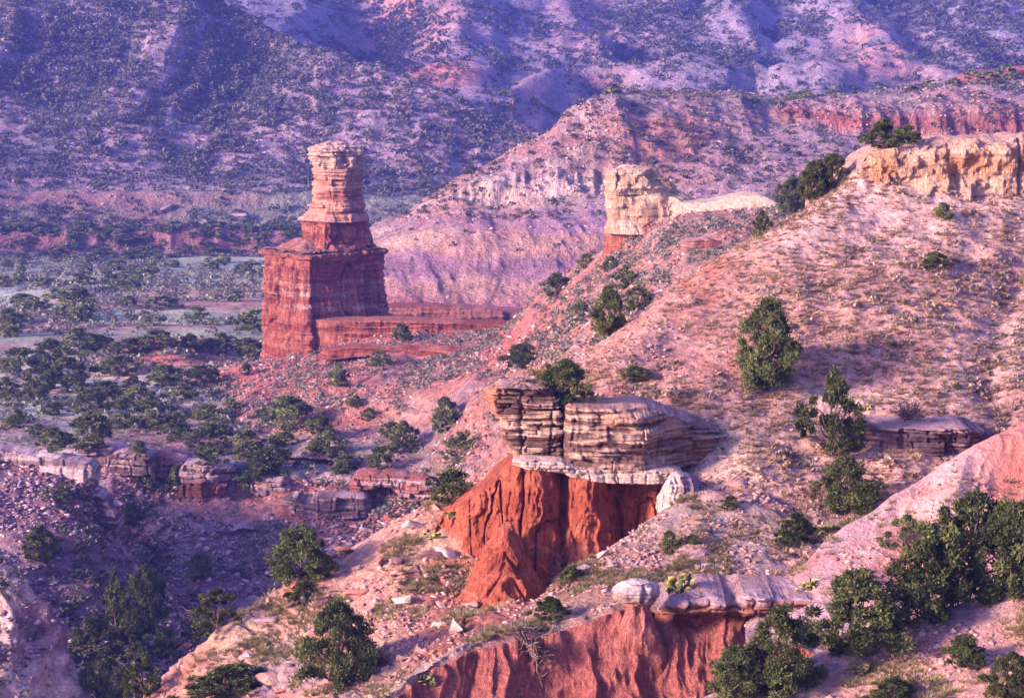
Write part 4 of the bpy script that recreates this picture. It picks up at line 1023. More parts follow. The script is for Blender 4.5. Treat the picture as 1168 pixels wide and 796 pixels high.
def trunk(seed, centres, tr=.03, n=9, lean=0.):
    r = np.random.default_rng(seed + 500)
    parts = [tube(wobble((0, 0, -.12), (lean, .02, .62), 7, .015, r), np.linspace(tr, tr * .35, 7), 7)]
    for k in r.choice(len(centres), min(n, len(centres)), replace=False):
        c = centres[k] * (np.array([1.25, 1.25, 1.06]) if r.uniform() < .4 else 1)
        base = np.array([lean * c[2] * .5, 0, max(.02, c[2] * .45)])
        parts.append(tube(wobble(base, c, 6, .018, r), np.linspace(tr * .5, tr * .12, 6), 5))
    return join(parts)

BARKC = np.array([.13, .10, .085])
PROTO = {}
def tree_proto(key, seed, prof, nclump, nleaf, leaf, limbs=16, **k):
    lean = k.pop('lean', 0.)
    V, q, c, cen = crown(seed, prof, nclump, nleaf, leaf, **k)
    cm = make_mesh('crown', V, q, cols=c, smooth=False); cm.materials.append(M_LEAF)
    tv, tq = trunk(seed, cen, n=limbs, lean=lean)
    tm = make_mesh('trunk', tv, tq, cols=np.tile(BARKC, (len(tv), 1))); tm.materials.append(M_BARK)
    PROTO[key] = (cm, tm)
for k in range(3):
    tree_proto('tall%d' % k, 10 + k, 'cone', 120, 24000, .028, tone=.92)
    tree_proto('bushy%d' % k, 20 + k, 'round', 105, 20000, .031, tone=.92)
    tree_proto('low%d' % k, 30 + k, 'low', 85, 15000, .037, tone=.92)
tree_proto('open0', 40, 'cone', 46, 9000, .033, limbs=24, gap=.12)
tree_proto('open1', 41, 'round', 42, 7500, .035, limbs=22, gap=.15)
tree_proto('bare0', 45, 'low', 26, 1500, .06, limbs=24, gap=.1, grey=.6)
for k in range(4):
    tree_proto('mid%d' % k, 50 + k, ['round', 'low', 'cone', 'round'][k], 52, 4500, .06, limbs=5, tone=1.3)
for k in range(4):
    V, q, c, cen = crown(70 + k, ['low', 'round'][k % 2], 20, 560, .14, z0=.03, tone=1.5)
    m = make_mesh('juniper_shrub', V, q, cols=c, smooth=False); m.materials.append(M_LEAF); PROTO['far%d' % k] = (m, None)

def plant(key, px, py, wpx, hpx, label, cat='juniper', group=None, name=None, rot=None, tilt=None):
    loc, nor, on = hit(px, py)
    if loc is None: return None
    s = loc[1] / FOC
    cm, tm = PROTO[key]
    wd, ht = wpx * s * 1.12, hpx * s * 1.05
    name = name or ('juniper_tree' if tm else 'juniper_shrub')
    root = empty(name, loc) if tm else link(name, cm, None)
    root.location = loc + np.array([0, .25 * wd, -.03 * ht])
    root.scale = (wd, wd * .95, ht)
    root.rotation_euler = (0, tilt or 0, rot if rot is not None else random.uniform(0, 6.28))
    tag(root, label, cat, group)
    if tm:
        link('trunk', tm, None, root); link('crown', cm, None, root)
    return root

FG = [  # key, px, base py, width, height, label
    ('tall0', 879, 452, 84, 110, 'large dense juniper standing alone in the middle of the pale slope'),
    ('open0', 952, 528, 76, 108, 'open juniper with bare crooked limbs leaning over the dark layered ledge'),
    ('bushy0', 968, 590, 76, 66, 'bushy juniper between the dark layered ledge and the pink mound'),
    ('low1', 908, 624, 46, 36, 'small round juniper on the rubble above the lilac bench'),
    ('bushy1', 643, 468, 56, 56, 'dark juniper growing on top of the grey sandstone hoodoo'),
    ('low0', 596, 424, 46, 30, 'low spreading juniper behind the left end of the hoodoo'),
    ('tall1', 695, 384, 40, 56, 'upright juniper alone on the ridge above the hoodoo'),
    ('bushy2', 906, 246, 36, 42, 'lowest juniper of the clump on the skyline below the orange rim'),
    ('bushy0', 928, 230, 40, 44, 'middle juniper of the clump on the skyline below the orange rim'),
    ('tall2', 950, 216, 38, 40, 'highest juniper of the clump on the skyline below the orange rim'),
    ('mid2', 870, 270, 22, 28, 'small pointed juniper on the skyline apart from the clump'),
    ('low2', 1010, 170, 44, 32, 'flat-topped juniper on top of the orange rim cliff'),
    ('low0', 1036, 166, 26, 22, 'smaller juniper beside the flat-topped one on the orange rim'),
    ('mid0', 1077, 252, 24, 20, 'small green shrub close under the orange rim cliff'),
    ('mid1', 1068, 308, 32, 20, 'single low green shrub in the upper part of the pale slope'),
    ('low1', 724, 434, 42, 15, 'low twiggy shrub on the slope behind the hoodoo top'),
    ('bushy1', 1112, 696, 116, 130, 'tallest dark juniper of the thicket above the near slope'),
    ('tall2', 1160, 690, 90, 118, 'juniper at the right end of the thicket, cut by the picture edge'),
    ('bushy2', 1062, 716, 96, 100, 'broad juniper in the middle of the thicket above the near slope'),
    ('low2', 985, 752, 116, 96, 'wide low juniper at the left end of the thicket'),
    ('tall1', 892, 796, 92, 100, 'tall juniper in front of the shaded end of the gullied red bank'),
    ('bushy0', 838, 806, 70, 66, 'round pale green juniper below the gullied red bank'),
    ('mid3', 884, 806, 50, 48, 'light green young juniper between two darker ones below the bank'),
    ('low0', 1103, 766, 48, 40, 'small isolated shrub on the bare near slope'),
    ('bushy1', 1160, 806, 56, 60, 'juniper in the bottom corner of the near slope'),
    ('low1', 1020, 808, 66, 30, 'low juniper top at the bottom edge of the near slope'),
    ('open1', 1034, 646, 58, 56, 'thin grey-green shrub on the flank of the pink mound'),
    ('bushy2', 340, 674, 74, 72, 'big olive juniper on the crest of the rocky spur'),
    ('low2', 345, 690, 34, 26, 'little shrub at the foot of the big olive juniper on the spur'),
    ('open1', 246, 730, 60, 54, 'half-bare juniper with dead limbs on the lower crest of the spur'),
    ('tall0', 384, 792, 86, 106, 'tall ragged juniper on the shaded side of the rocky spur'),
    ('bushy0', 116, 806, 62, 56, 'round dark juniper below the end of the rocky spur'),
    ('open0', 160, 804, 50, 58, 'pale thin juniper beside the round dark one below the spur'),
    ('low0', 258, 806, 96, 42, 'broad juniper top at the bottom edge beside the spur'),
    ('mid2', 130, 728, 34, 78, 'slender dark juniper in the gorge bottom'),
    ('bushy1', 165, 724, 46, 78, 'tall dark juniper in the gorge bottom beside the slender one'),
    ('low2', 106, 752, 56, 46, 'wide dark juniper in the gorge below the slender one'),
    ('low1', 148, 758, 50, 42, 'dark juniper in the gorge below the tall one'),
    ('mid0', 186, 752, 32, 36, 'small dark juniper at the right of the gorge clump'),
    ('mid3', 45, 642, 34, 40, 'lone dark juniper on the shaded left slope'),
    ('mid1', 69, 572, 22, 18, 'small shrub high on the shaded left slope'),
    ('mid0', 150, 602, 28, 26, 'grey-green shrub on the gorge wall under the grey block'),
    ('mid3', 228, 662, 32, 30, 'grey-green shrub low on the gorge wall'),
    ('mid1', 170, 562, 24, 34, 'shrub against the grey block on the gorge lip'),
    ('mid0', 200, 562, 22, 30, 'shrub between the grey block and the reddish cracked blocks'),
    ('mid2', 387, 443, 24, 27, 'round juniper just below the foot of the rock tower'),
    ('mid1', 432, 419, 26, 19, 'low juniper on the strewn blocks right of the tower foot'),
    ('mid0', 458, 390, 26, 20, 'shrub against the thin red ledge beside the tower'),
    ('mid3', 280, 428, 13, 14, 'tiny shrub at the left corner of the tower foot'),
    ('mid0', 508, 494, 38, 40, 'dark juniper on the slope left of the hoodoo'),
    ('mid3', 525, 530, 38, 34, 'grey-green juniper nearest the hoodoo on its left'),
    ('mid1', 460, 520, 36, 38, 'juniper in the dip of the saddle slope'),
    ('mid0', 433, 536, 30, 26, 'round shrub at the foot of the saddle slope'),
    ('mid1', 515, 574, 56, 36, 'spreading shrubs behind the crest of the spur'),
    ('mid3', 636, 340, 34, 26, 'dark shrub on the edge of the middle ridge facing the mesa'),
    ('mid0', 669, 306, 18, 16, 'small dark shrub on the ridge edge below the cream knob'),
    ('mid1', 697, 309, 20, 16, 'small shrub under the red foot of the cream knob'),
    ('mid2', 714, 330, 28, 26, 'grey-green shrub on the middle ridge'),
    ('mid3', 662, 368, 28, 22, 'pale shrub left of the upright juniper'),
    ('mid1', 728, 356, 40, 28, 'soft grey shrub right of the upright juniper'),
    ('low1', 790, 622, 20, 12, 'tiny green tuft on the rubble above the bench'),
    ('mid0', 764, 632, 26, 26, 'green bush on the rubble slope right of the red cliff'),
    ('mid1', 834, 582, 22, 16, 'bright green bush among pale rubble'),
    ('low0', 652, 664, 26, 18, 'small green bush at the foot of the red cliff'),
    ('low2', 628, 708, 36, 26, 'yellow-green bush on the tongue of slope below the red cliff'),
]
for key, px, py, wd, ht, lab in FG:
    plant(key, px, py, wd, ht, lab)

VALLEY = [(20, 428, 52, 30), (55, 418, 46, 30), (86, 407, 62, 30), (112, 404, 40, 20), (48, 444, 42, 28), (74, 450, 58, 40), (36, 460, 32, 25), (146, 407, 50, 19), (180, 402, 42, 24), (216, 402, 30, 20), (250, 404, 46, 22), (284, 412, 36, 24), (60, 474, 28, 14), (5, 458, 26, 26), (18, 490, 28, 22), (101, 474, 42, 28), (121, 458, 36, 22), (156, 472, 56, 28), (209, 458, 32, 18), (226, 444, 46, 24), (186, 442, 46, 24), (172, 490, 32, 18), (197, 502, 38, 20), (237, 514, 46, 28), (236, 480, 36, 18), (245, 496, 30, 20), (60, 516, 42, 26), (101, 514, 60, 40), (158, 518, 20, 15), (280, 524, 44, 32), (312, 545, 54, 44), (331, 494, 60, 38), (364, 500, 34, 26), (374, 522, 38, 28), (238, 532, 38, 26), (290, 560, 40, 24), (360, 520, 28, 18), (392, 540, 36, 20), (405, 466, 26, 14), (134, 430, 40, 22), (10, 385, 30, 22), (96, 368, 20, 20), (90, 342, 18, 14), (26, 352, 40, 15), (8, 372, 22, 20), (200, 486, 26, 15), (140, 490, 34, 18), (325, 512, 26, 18), (445, 500, 24, 18), (420, 480, 20, 14), (265, 470, 24, 14), (300, 480, 24, 14), (150, 448, 30, 18), (42, 500, 26, 16)]
for i, (px, py, wd, ht) in enumerate(VALLEY):
    near = py > 478
    plant('mid%d' % (i % 4), px, py, wd, ht,
          'bushy juniper among others on the near valley floor just above the gorge lip' if near else 'bushy juniper in the dark belt of junipers crossing the valley left of the tower',
          group='junipers above the gorge lip' if near else 'junipers in the valley belt')
r = np.random.default_rng(3)
n = 0
for _ in range(900):
    if n >= 150: break
    Yd = 560 - 215 * r.uniform() ** 1.5
    py = 60 + 47.3 * FOC / Yd; px = r.uniform(-10, 460)
    dens = vnoise(np.array([[px / 60, py / 9, 1.0]]), 9)[0]
    if dens < .05 and not (py < 312): continue
    loc, nor, on = hit(px, py)
    if loc is None or on not in ('valley_floor', 'hillside'): continue
    s = r.uniform(.6, 1.3)
    if plant('far%d' % (n % 4), px, py, FOC / loc[1] * 3.4 * s * r.uniform(.9, 1.6), FOC / loc[1] * 2.2 * s, 'dark shrub dotted with many others over the far valley floor', cat='shrub', group='shrubs on the far valley floor'):
        n += 1
for px, py, wd, ht in [(920, 112, 22, 9), (905, 114, 14, 8), (862, 118, 12, 6), (975, 103, 18, 7), (1000, 102, 24, 8), (890, 103, 12, 5), (1060, 100, 22, 9), (1090, 97, 16, 8), (1130, 96, 26, 14), (1150, 92, 22, 18), (700, 107, 22, 10), (1110, 90, 16, 10), (948, 108, 12, 6), (1040, 104, 16, 6)]:
    plant('far%d' % (px % 4), px, py, wd, ht, 'dark shrub growing on the flat top of the mesa', cat='shrub', group='shrubs on the mesa top')

# ------------------------------------------------------------------ scattered stuff: scrub, tufts, stones
def project(P):
    d = P[..., 1] * cp_ - P[..., 2] * sp_
    return CX + FOC * P[..., 0] / d, CY - FOC * (P[..., 1] * sp_ + P[..., 2] * cp_) / d

def sample(layer, n, seed, mask=None, noise=None, margin=160):
    P, N = LAYERS[layer]
    p, nn = P.reshape(-1, 3), N.reshape(-1, 3)
    px, py = project(p)
    face = -(nn * p).sum(1) / np.linalg.norm(p, axis=1)
    wgt = ((px > -margin) & (px < 1168 + margin) & (py > -30) & (py < 850) & (face > .02)).astype(float)
    # vertex grids are even on screen, so weight by real area seen
    du = np.linalg.norm(np.gradient(P, axis=1), axis=-1).ravel(); dv = np.linalg.norm(np.gradient(P, axis=0), axis=-1).ravel()
    wgt *= np.minimum(du * dv, np.quantile(du * dv, .97))
    if layer in BARE: wgt *= BARE[layer].ravel()
    if mask is not None: wgt *= mask(p, nn, px, py)
    if noise is not None: wgt *= sstep(noise[1], noise[2], fbm(p, noise[0], 3, seed=seed))
    r = np.random.default_rng(seed)
    idx = r.choice(len(p), n, p=wgt / wgt.sum())
    j = r.normal(0, .5, (n, 3)) * np.stack([du[idx], dv[idx], 0 * du[idx]], -1); j[:, 2] = 0
    q = p[idx] + j * .7
    q[:, 2] -= (j * nn[idx] * .7).sum(1) / np.maximum(nn[idx][:, 2], .35)
    return q, nn[idx], r

def spread(name, protos, pos, size, colr, mat, label=None, smooth=False, flat=1.0, nor=None, follow=0.):
    """one mesh holding many small pieces nobody could count"""
    n = len(pos); r = np.random.default_rng(len(name))
    which = r.integers(0, len(protos), n)
    Vs, Ts, Cs, k = [], [], [], 0
    for i, (pv, pt, pc) in enumerate(protos):
        m = np.where(which == i)[0]
        if not len(m): continue
        a = r.uniform(0, 2 * math.pi, len(m)); ca, sa = np.cos(a), np.sin(a)
        x = pv[None, :, 0] * ca[:, None] - pv[None, :, 1] * sa[:, None]
        y = pv[None, :, 0] * sa[:, None] + pv[None, :, 1] * ca[:, None]
        v = np.stack([x, y, np.repeat(pv[None, :, 2], len(m), 0)], -1) * size[m][:, None, None]
        if nor is not None:
            v[..., 2] -= follow * (v[..., 0] * nor[m][:, None, 0] + v[..., 1] * nor[m][:, None, 1]) / np.maximum(nor[m][:, None, 2], .4)
        v = v + pos[m][:, None]
        Vs.append(v.reshape(-1, 3))
        Ts.append((pt[None] + (np.arange(len(m)) * len(pv))[:, None, None] + k).reshape(-1, 3)); k += len(m) * len(pv)
        Cs.append((pc[None] * colr[m][:, None]).reshape(-1, 3))
    me = make_mesh(name, np.vstack(Vs), None, np.vstack(Ts), np.vstack(Cs), smooth=smooth)
    o = link(name, me, mat); o['kind'] = 'stuff'
    return o

def tuft_proto(seed, nb=9, h=1.0, w=.10, sp=.6):
    r = np.random.default_rng(seed)
    a = r.uniform(0, 2 * math.pi, nb); rad = r.uniform(0, .35, nb)
    b = np.stack([rad * np.cos(a), rad * np.sin(a), np.full(nb, -.08)], -1)
    t = b + np.stack([np.cos(a) * sp * r.uniform(.3, 1, nb), np.sin(a) * sp * r.uniform(.3, 1, nb), h * r.uniform(.5, 1, nb)], -1)
    s = np.stack([-np.sin(a), np.cos(a), 0 * a], -1) * w
    V = np.stack([b - s, b + s, t], 1).reshape(-1, 3)
    c = np.tile(np.array([[.8], [.8], [1.15]]), (nb, 3)).reshape(-1, 3)
    return V, np.arange(nb * 3).reshape(-1, 3), c

def scrub_proto(seed, nl=26):
    r = np.random.default_rng(seed)
    d = r.normal(size=(nl, 3)); d[:, 2] = np.abs(d[:, 2]); d /= np.linalg.norm(d, axis=1, keepdims=True)
    p = d * np.array([.5, .5, .62]) * r.uniform(.4, 1, (nl, 1)) ** .5
    o = d + r.normal(0, .5, d.shape); o /= np.linalg.norm(o, axis=1, keepdims=True)
    s = np.cross(o, r.normal(size=o.shape)); s /= np.linalg.norm(s, axis=1, keepdims=True)
    V = np.stack([p - s * .17, p + s * .17, p + o * .3], 1).reshape(-1, 3)
    return V, np.arange(nl * 3).reshape(-1, 3), np.repeat(r.uniform(.7, 1.3, (nl, 1)), 3, 0) * np.ones((1, 3))

def stone_verts(seed, sub=1, flat=.6):
    import bmesh
    r = np.random.default_rng(seed)
    bm = bmesh.new(); bmesh.ops.create_icosphere(bm, subdivisions=sub, radius=1)
    V = np.array([v.co[:] for v in bm.verts]); T = np.array([[v.index for v in f.verts] for f in bm.faces]); bm.free()
    for _ in range(11):                                           # chop with random planes to get facets
        d = r.normal(size=3); d /= np.linalg.norm(d); lim = r.uniform(.26, .66)
        k = V @ d; V = V - np.maximum(0, k - lim)[:, None] * d
    V = V * (np.array([1, r.uniform(.6, .95), flat * r.uniform(.7, 1.2)])) + fbm(V + seed, .8, 2, seed=seed)[:, None] * V * .06
    return V, T
TUFT = [tuft_proto(k) for k in range(5)]
BROAD = [tuft_proto(20 + k, 22, .72, .075, .85) for k in range(4)]
SCR = [scrub_proto(k) for k in range(6)]
STN = []
for k in range(7):
    v, t = stone_verts(200 + k, 1); STN.append((v * .5 + np.array([0, 0, .08]), t, np.ones_like(v)))

def cols_of(r, n, *cs):
    a = np.array(cs); t = r.uniform(0, len(cs) - 1, n); i = np.minimum(t.astype(int), len(cs) - 2); f = (t - i)[:, None]
    return (a[i] * (1 - f) + a[i + 1] * f) * r.uniform(.75, 1.25, (n, 1))

S_D, S_M, S_L = np.array([.060, .066, .055]), np.array([.11, .12, .085]), np.array([.20, .20, .15])
# far scrub
p, nn, r = sample('hills', 15000, 401, noise=(40, -.75, .5)); spread('hill_scrub', SCR, p, 1.0 + 3.0 * r.uniform(0, 1, len(p)) ** 2, cols_of(r, len(p), S_D, S_D * 1.3, S_M), M_LEAF)
p, nn, r = sample('hillside', 12000, 402, noise=(14, -1.0, .5)); spread('hillside_scrub', SCR, p, 0.8 + 2.4 * r.uniform(0, 1, len(p)) ** 2, cols_of(r, len(p), S_D * 1.2, S_M, S_L * .8), M_LEAF)
p, nn, r = sample('hillside', 1500, 403, mask=lambda p, n, x, y: (n[:, 2] < .93) + .15, noise=(30, -.1, .4)); spread('hillside_rubble', STN, p, r.uniform(.8, 2.6, len(p)) ** 1.0, cols_of(r, len(p), PURP, LILAC, PALE), M_STONE)
p, nn, r = sample('valley_floor', 4500, 404, noise=(26, -.25, .35)); spread('valley_scrub', SCR, p, r.uniform(.6, 1.9, len(p)), cols_of(r, len(p), S_M, S_L, np.array([.28, .31, .20])), M_LEAF)
p, nn, r = sample('mesa_slope', 2200, 405, noise=(16, -.9, .5), mask=lambda p, n, x, y: (y < 250) + .05); spread('mesa_scrub', SCR, p, r.uniform(.4, 1.3, len(p)), cols_of(r, len(p), S_D, S_M, S_L), M_LEAF)
p, nn, r = sample('mesa_slope', 1500, 406, noise=(14, -.2, .3), mask=lambda p, n, x, y: (y < 260) + .05); spread('mesa_rubble', STN, p, r.uniform(.35, 1.6, len(p)), cols_of(r, len(p), PURP * .8, LILAC * .8, PALE * .85), M_STONE)
p, nn, r = sample('saddle_slope', 4200, 407, noise=(9, -.3, .4)); spread('saddle_scrub', SCR, p, r.uniform(.25, .9, len(p)), cols_of(r, len(p), S_M, S_L, GREYG * .8), M_LEAF)
p, nn, r = sample('saddle_slope', 12000, 408, noise=(10, -.35, .3)); spread('saddle_rubble', STN, p, .2 + r.uniform(0, 1, len(p)) ** 2.5 * 1.1, cols_of(r, len(p), DRED * .8 + .02, np.array([.24, .13, .12]), PINK * .8, PALE * .9), M_STONE)
for ly, k, n1_, n2_ in (('gorge_slope', 410, 12000, 2600), ('left_slope', 420, 10000, 1600), ('pale_slope', 430, 1200, 250)):
    p, nn, r = sample(ly, n1_, k, noise=(6, -.4, .35)); spread(ly.split('_')[0] + '_rubble', STN, p, .18 + r.uniform(0, 1, len(p)) ** 2.5 * 1.1, cols_of(r, len(p), PURP * .5, PURP * .9, LILAC * .9, PALE * .9), M_STONE)
    p, nn, r = sample(ly, n2_, k + 1, noise=(8, -.2, .35)); spread(ly.split('_')[0] + '_scrub', SCR, p, r.uniform(.3, 1.0, len(p)), cols_of(r, len(p), S_D, S_M, S_L), M_LEAF)
p, nn, r = sample('valley_floor', 5000, 435, mask=lambda p, n, x, y: (y > 400) * 1.0, margin=0, noise=(8, -.5, .3)); spread('valley_grass', BROAD, p, r.uniform(.3, .8, len(p)), cols_of(r, len(p), S_L, GREYG, np.array([.42, .36, .26])), M_GRASS)
gm = lambda p, n, x, y: ((x > 90) & (x < 600) & (y > 540) & (y < 740)) * (.25 + (fbm(p, 7, 3, seed=436) > -.1))
p, nn, r = sample('gorge_slope', 9000, 437, mask=gm, margin=0); spread('gorge_talus', STN, p, .2 + r.uniform(0, 1, len(p)) ** 3 * 1.3, cols_of(r, len(p), PURP * .6, PINK * .8, LILAC, PALE * 1.05), M_STONE)
p, nn, r = sample('gorge_slope', 1100, 438, mask=gm, margin=0, noise=(6, -.2, .3)); spread('gorge_brush', SCR, p, r.uniform(.3, 1.1, len(p)), cols_of(r, len(p), S_M, S_L, GREYG * .8), M_LEAF)
# main slope: pale tufts and chips
T1, T2, T3 = np.array([.38, .28, .17]), np.array([.50, .38, .25]), np.array([.25, .21, .11])
nored = lambda p, n, x, y: 1 - .75 * sstep(640, 690, x) * (1 - sstep(780, 860, x)) * (y < 420)
p, nn, r = sample('main_slope', 10000, 440, noise=(4.0, -.6, .3), mask=nored); spread('slope_grass', BROAD, p, r.uniform(.12, .38, len(p)), cols_of(r, len(p), T3, T1, T2), M_GRASS)
p, nn, r = sample('main_slope', 1000, 441, noise=(5, -.2, .35)); spread('slope_scrub', SCR, p, r.uniform(.25, .62, len(p)), cols_of(r, len(p), S_L, T1, np.array([.38, .32, .27])), M_LEAF)
p, nn, r = sample('main_slope', 10000, 442, noise=(3.0, -.25, .4), mask=lambda p, n, x, y: .35 + sstep(400, 560, y)); spread('slope_rubble', STN, p, .06 + r.uniform(0, 1, len(p)) ** 2.6 * .42, cols_of(r, len(p), PINK * .6, TAN * .7, TAN * .95, PALE * .85), M_STONE)
for ly, k, nst, ng in (('spur_slope', 450, 6000, 3200), ('foreground_slope', 460, 4800, 2600), ('near_slope', 470, 5000, 1500), ('clay_mound', 480, 1600, 420)):
    mk = (lambda p, n, x, y: (n[:, 2] > .35) + .03)
    p, nn, r = sample(ly, nst, k, mask=mk, noise=(2.2, -.1, .4)); p[:, 2] -= .02; spread(ly.split('_')[0] + '_gravel', STN, p, (.05 + r.uniform(0, 1, len(p)) ** 4 * .5), cols_of(r, len(p), np.array([.30, .14, .11]), np.array([.40, .24, .20]), TAN * .8, PALE * .8), M_STONE)
    p, nn, r = sample(ly, ng, k + 1, mask=mk, noise=(2.5, .0, .4)); spread(ly.split('_')[0] + '_grass', BROAD, p, r.uniform(.12, .36, len(p)), cols_of(r, len(p), T3, np.array([.30, .28, .11]), T2), M_GRASS)

# ------------------------------------------------------------------ boulders
BLD = []
for k in range(8):
    v, t = stone_verts(300 + k, 3, .62)
    v = v * (1 + .025 * fbm(v + k, .3, 3, seed=k))[:, None]
    BLD.append((v, t))
BM = {}
def boulder_mesh(k, cname, c):
    if (k, cname) not in BM:
        v, t = BLD[k]
        n = fbm(v + k, .5, 3, seed=k)
        me = make_mesh('boulder', v * .5, None, t, c * (1 + .3 * n)[:, None], smooth=False)
        me.materials.append(M_STONE); BM[(k, cname)] = me
    return BM[(k, cname)]
BC = {'pale': PALE * .85, 'dark': np.array([.16, .095, .095]), 'red': np.array([.38, .17, .12]), 'tan': TAN * .9, 'lilac': LILAC * .85}
def boulder(px, py, wpx, hpx, c, label, group=None, k=None, at=None, tiltx=None):
    loc = at
    if loc is None:
        loc, nor, on = hit(px, py)
        if loc is None: return
    s = loc[1] / FOC
    o = link('boulder', boulder_mesh(random.randrange(8) if k is None else k, c, BC[c]), None)
    o.location = loc + np.array([0, .15 * wpx * s, .22 * hpx * s])
    o.scale = (wpx * s * 1.1, wpx * s * random.uniform(.6, .9), hpx * s * 1.45)
    o.rotation_euler = (random.uniform(-.25, .25), random.uniform(-.2, .2) if tiltx is None else tiltx, random.uniform(-.4, .4))
    tag(o, label, 'boulder', group)
    return o
for px, py, wd, ht, c, tl, lab in [
    (433, 648, 20, 26, 'red', 0, 'upright red boulder with a glowing edge on the spur crest'),
    (454, 644, 30, 20, 'dark', .2, 'dark rounded boulder right of the upright red one'),
    (492, 638, 40, 24, 'dark', 0, 'large dark grey boulder near the red clay fan'),
    (519, 722, 36, 28, 'pale', -.05, 'pale square block lying in the gully below the red cliff'),
    (378, 652, 56, 12, 'tan', -.4, 'long thin slab lying along the spur crest'),
    (372, 690, 34, 26, 'dark', -.5, 'dark slab tilted on edge below the spur crest'),
    (346, 690, 22, 24, 'pale', 0, 'pale upright boulder beside the tilted slab'),
    (462, 686, 20, 14, 'pale', 0, 'pale flat-topped stone under the dark boulders'),
    (310, 780, 46, 26, 'tan', -.2, 'pale pointed boulder at the bottom of the spur'),
    (286, 752, 24, 16, 'lilac', 0, 'grey boulder above the pale pointed one'),
    (356, 726, 30, 22, 'tan', -.6, 'leaning tan slab in the middle of the spur'),
    (408, 650, 20, 12, 'tan', 0, 'small tan boulder at the middle of the spur crest'),
    (424, 700, 18, 14, 'lilac', 0, 'grey stone alone in the shaded side of the spur'),
    (212, 742, 26, 20, 'red', -.3, 'red-brown boulder low on the spur crest'),
    (846, 556, 40, 22, 'tan', -.2, 'big smooth boulder on the rubble right of the pale fin'),
    (815, 572, 44, 20, 'tan', -.25, 'big smooth boulder nearest the pale fin'),
    (690, 634, 26, 14, 'pale', -.5, 'pale slab sliding along the foot of the red cliff'),
    (665, 650, 30, 12, 'lilac', -.5, 'grey slab on the tongue of slope below the red cliff'),
    (1088, 722, 10, 10, 'pale', 0, 'small white stone shining on the near slope'),
    (60, 560, 0, 0, 'pale', 0, ''),
    (132, 580, 40, 20, 'lilac', -.2, 'broad grey slab fallen below the gorge lip'),
    (160, 568, 16, 18, 'lilac', 0, 'grey block under the overhanging lip'),
    (190, 242, 34, 16, 'lilac', 0, 'pale dome of rock at the foot of the far left hill'),
    (268, 248, 30, 12, 'lilac', 0, 'grey-lilac dome of rock at the foot of the far left hill'),
    (85, 168, 16, 12, 'lilac', 0, 'lone block on the far left hill'),
]:
    if wd: boulder(px, py, wd, ht, c, lab, tiltx=tl)
for ly, n, k, lo, hi, cs, lab, grp in [
    ('spur_slope', 110, 500, .35, 1.6, ['dark', 'tan', 'red', 'red', 'lilac', 'tan', 'pale'], 'loose angular block among many on the rocky spur', 'loose blocks on the spur'),
    ('foreground_slope', 40, 501, .22, .6, ['pale', 'tan', 'lilac'], 'loose pale block among many on the tongue of slope below the cliff', 'loose blocks on the tongue'),
    ('main_slope', 50, 502, .3, .8, ['pale', 'tan', 'lilac'], 'loose block among many in the rubble under the pale slope', 'loose blocks under the slope'),
    ('saddle_slope', 55, 503, .7, 1.7, ['tan', 'red', 'lilac', 'pale'], 'fallen block among many on the slope under the rock tower', 'fallen blocks under the tower'),
    ('gorge_slope', 50, 504, .7, 1.8, ['lilac', 'tan', 'red', 'pale'], 'fallen block among many on the gorge wall', 'fallen blocks in the gorge')]:
    mk = {'main_slope': lambda p, n, x, y: (y > 500) * 1.0, 'foreground_slope': lambda p, n, x, y: (n[:, 2] > .5) * (y < 700) * 1.0}.get(ly)
    p, nn, r = sample(ly, n, k, mask=mk, margin=0)
    for q in p:
        px, py = project(q)
        sz = lo + (hi - lo) * r.uniform() ** 2
        s = FOC / q[1]
        boulder(px, py, sz * s, sz * s * r.uniform(.35, .65), cs[r.integers(len(cs))], lab, grp, at=q)

# ------------------------------------------------------------------ cactus, dead wood
def pad_mesh(r):
    import bmesh
    bm = bmesh.new(); bmesh.ops.create_uvsphere(bm, u_segments=8, v_segments=6, radius=1)
    V = np.array([v.co[:] for v in bm.verts]); F = [[v.index for v in f.verts] for f in bm.faces]; bm.free()
    T = []
    for f in F:
        for i in range(1, len(f) - 1): T.append((f[0], f[i], f[i + 1]))
    return V * np.array([.5, .12, .62]) + np.array([0, 0, .55]), np.array(T)
def cactus(px, py, wpx, hpx, label, n=48):
    loc, nor, on = hit(px, py)
    if loc is None: return
    r = np.random.default_rng(int(px)); s = loc[1] / FOC
    Vs, Ts, Cs, k = [], [], [], 0
    for i in range(n):
        v, t = pad_mesh(r); a = r.uniform(0, 6.28); tl = r.normal(0, .5)
        sz = r.uniform(.7, 1.2) * .20
        v = v * sz
        y = v[:, 1] * math.cos(tl) - v[:, 2] * math.sin(tl); z = v[:, 1] * math.sin(tl) + v[:, 2] * math.cos(tl)
        x = v[:, 0]
        b = np.array([r.normal(0, .17), r.normal(0, .14), r.uniform(-.05, .42)])
        Vs.append(np.stack([x * math.cos(a) - y * math.sin(a), x * math.sin(a) + y * math.cos(a), z], -1) + b)
        Ts.append(t + k); k += len(v)
        tip = sstep(.10, .2, v[:, 2]) * (r.uniform() > .4)
        Cs.append(mix(np.tile(np.array([.16, .19, .07]), (len(v), 1)), np.array([.62, .50, .16]), tip * .9))
    me = make_mesh('prickly_pear', np.vstack(Vs), None, np.vstack(Ts), np.vstack(Cs))
    o = link('prickly_pear', me, M_GRASS); o.location = loc + np.array([0, .1 * wpx * s, -.03]); o.scale = (wpx * s, wpx * s * .8, hpx * s * 1.1)
    tag(o, label, 'cactus')
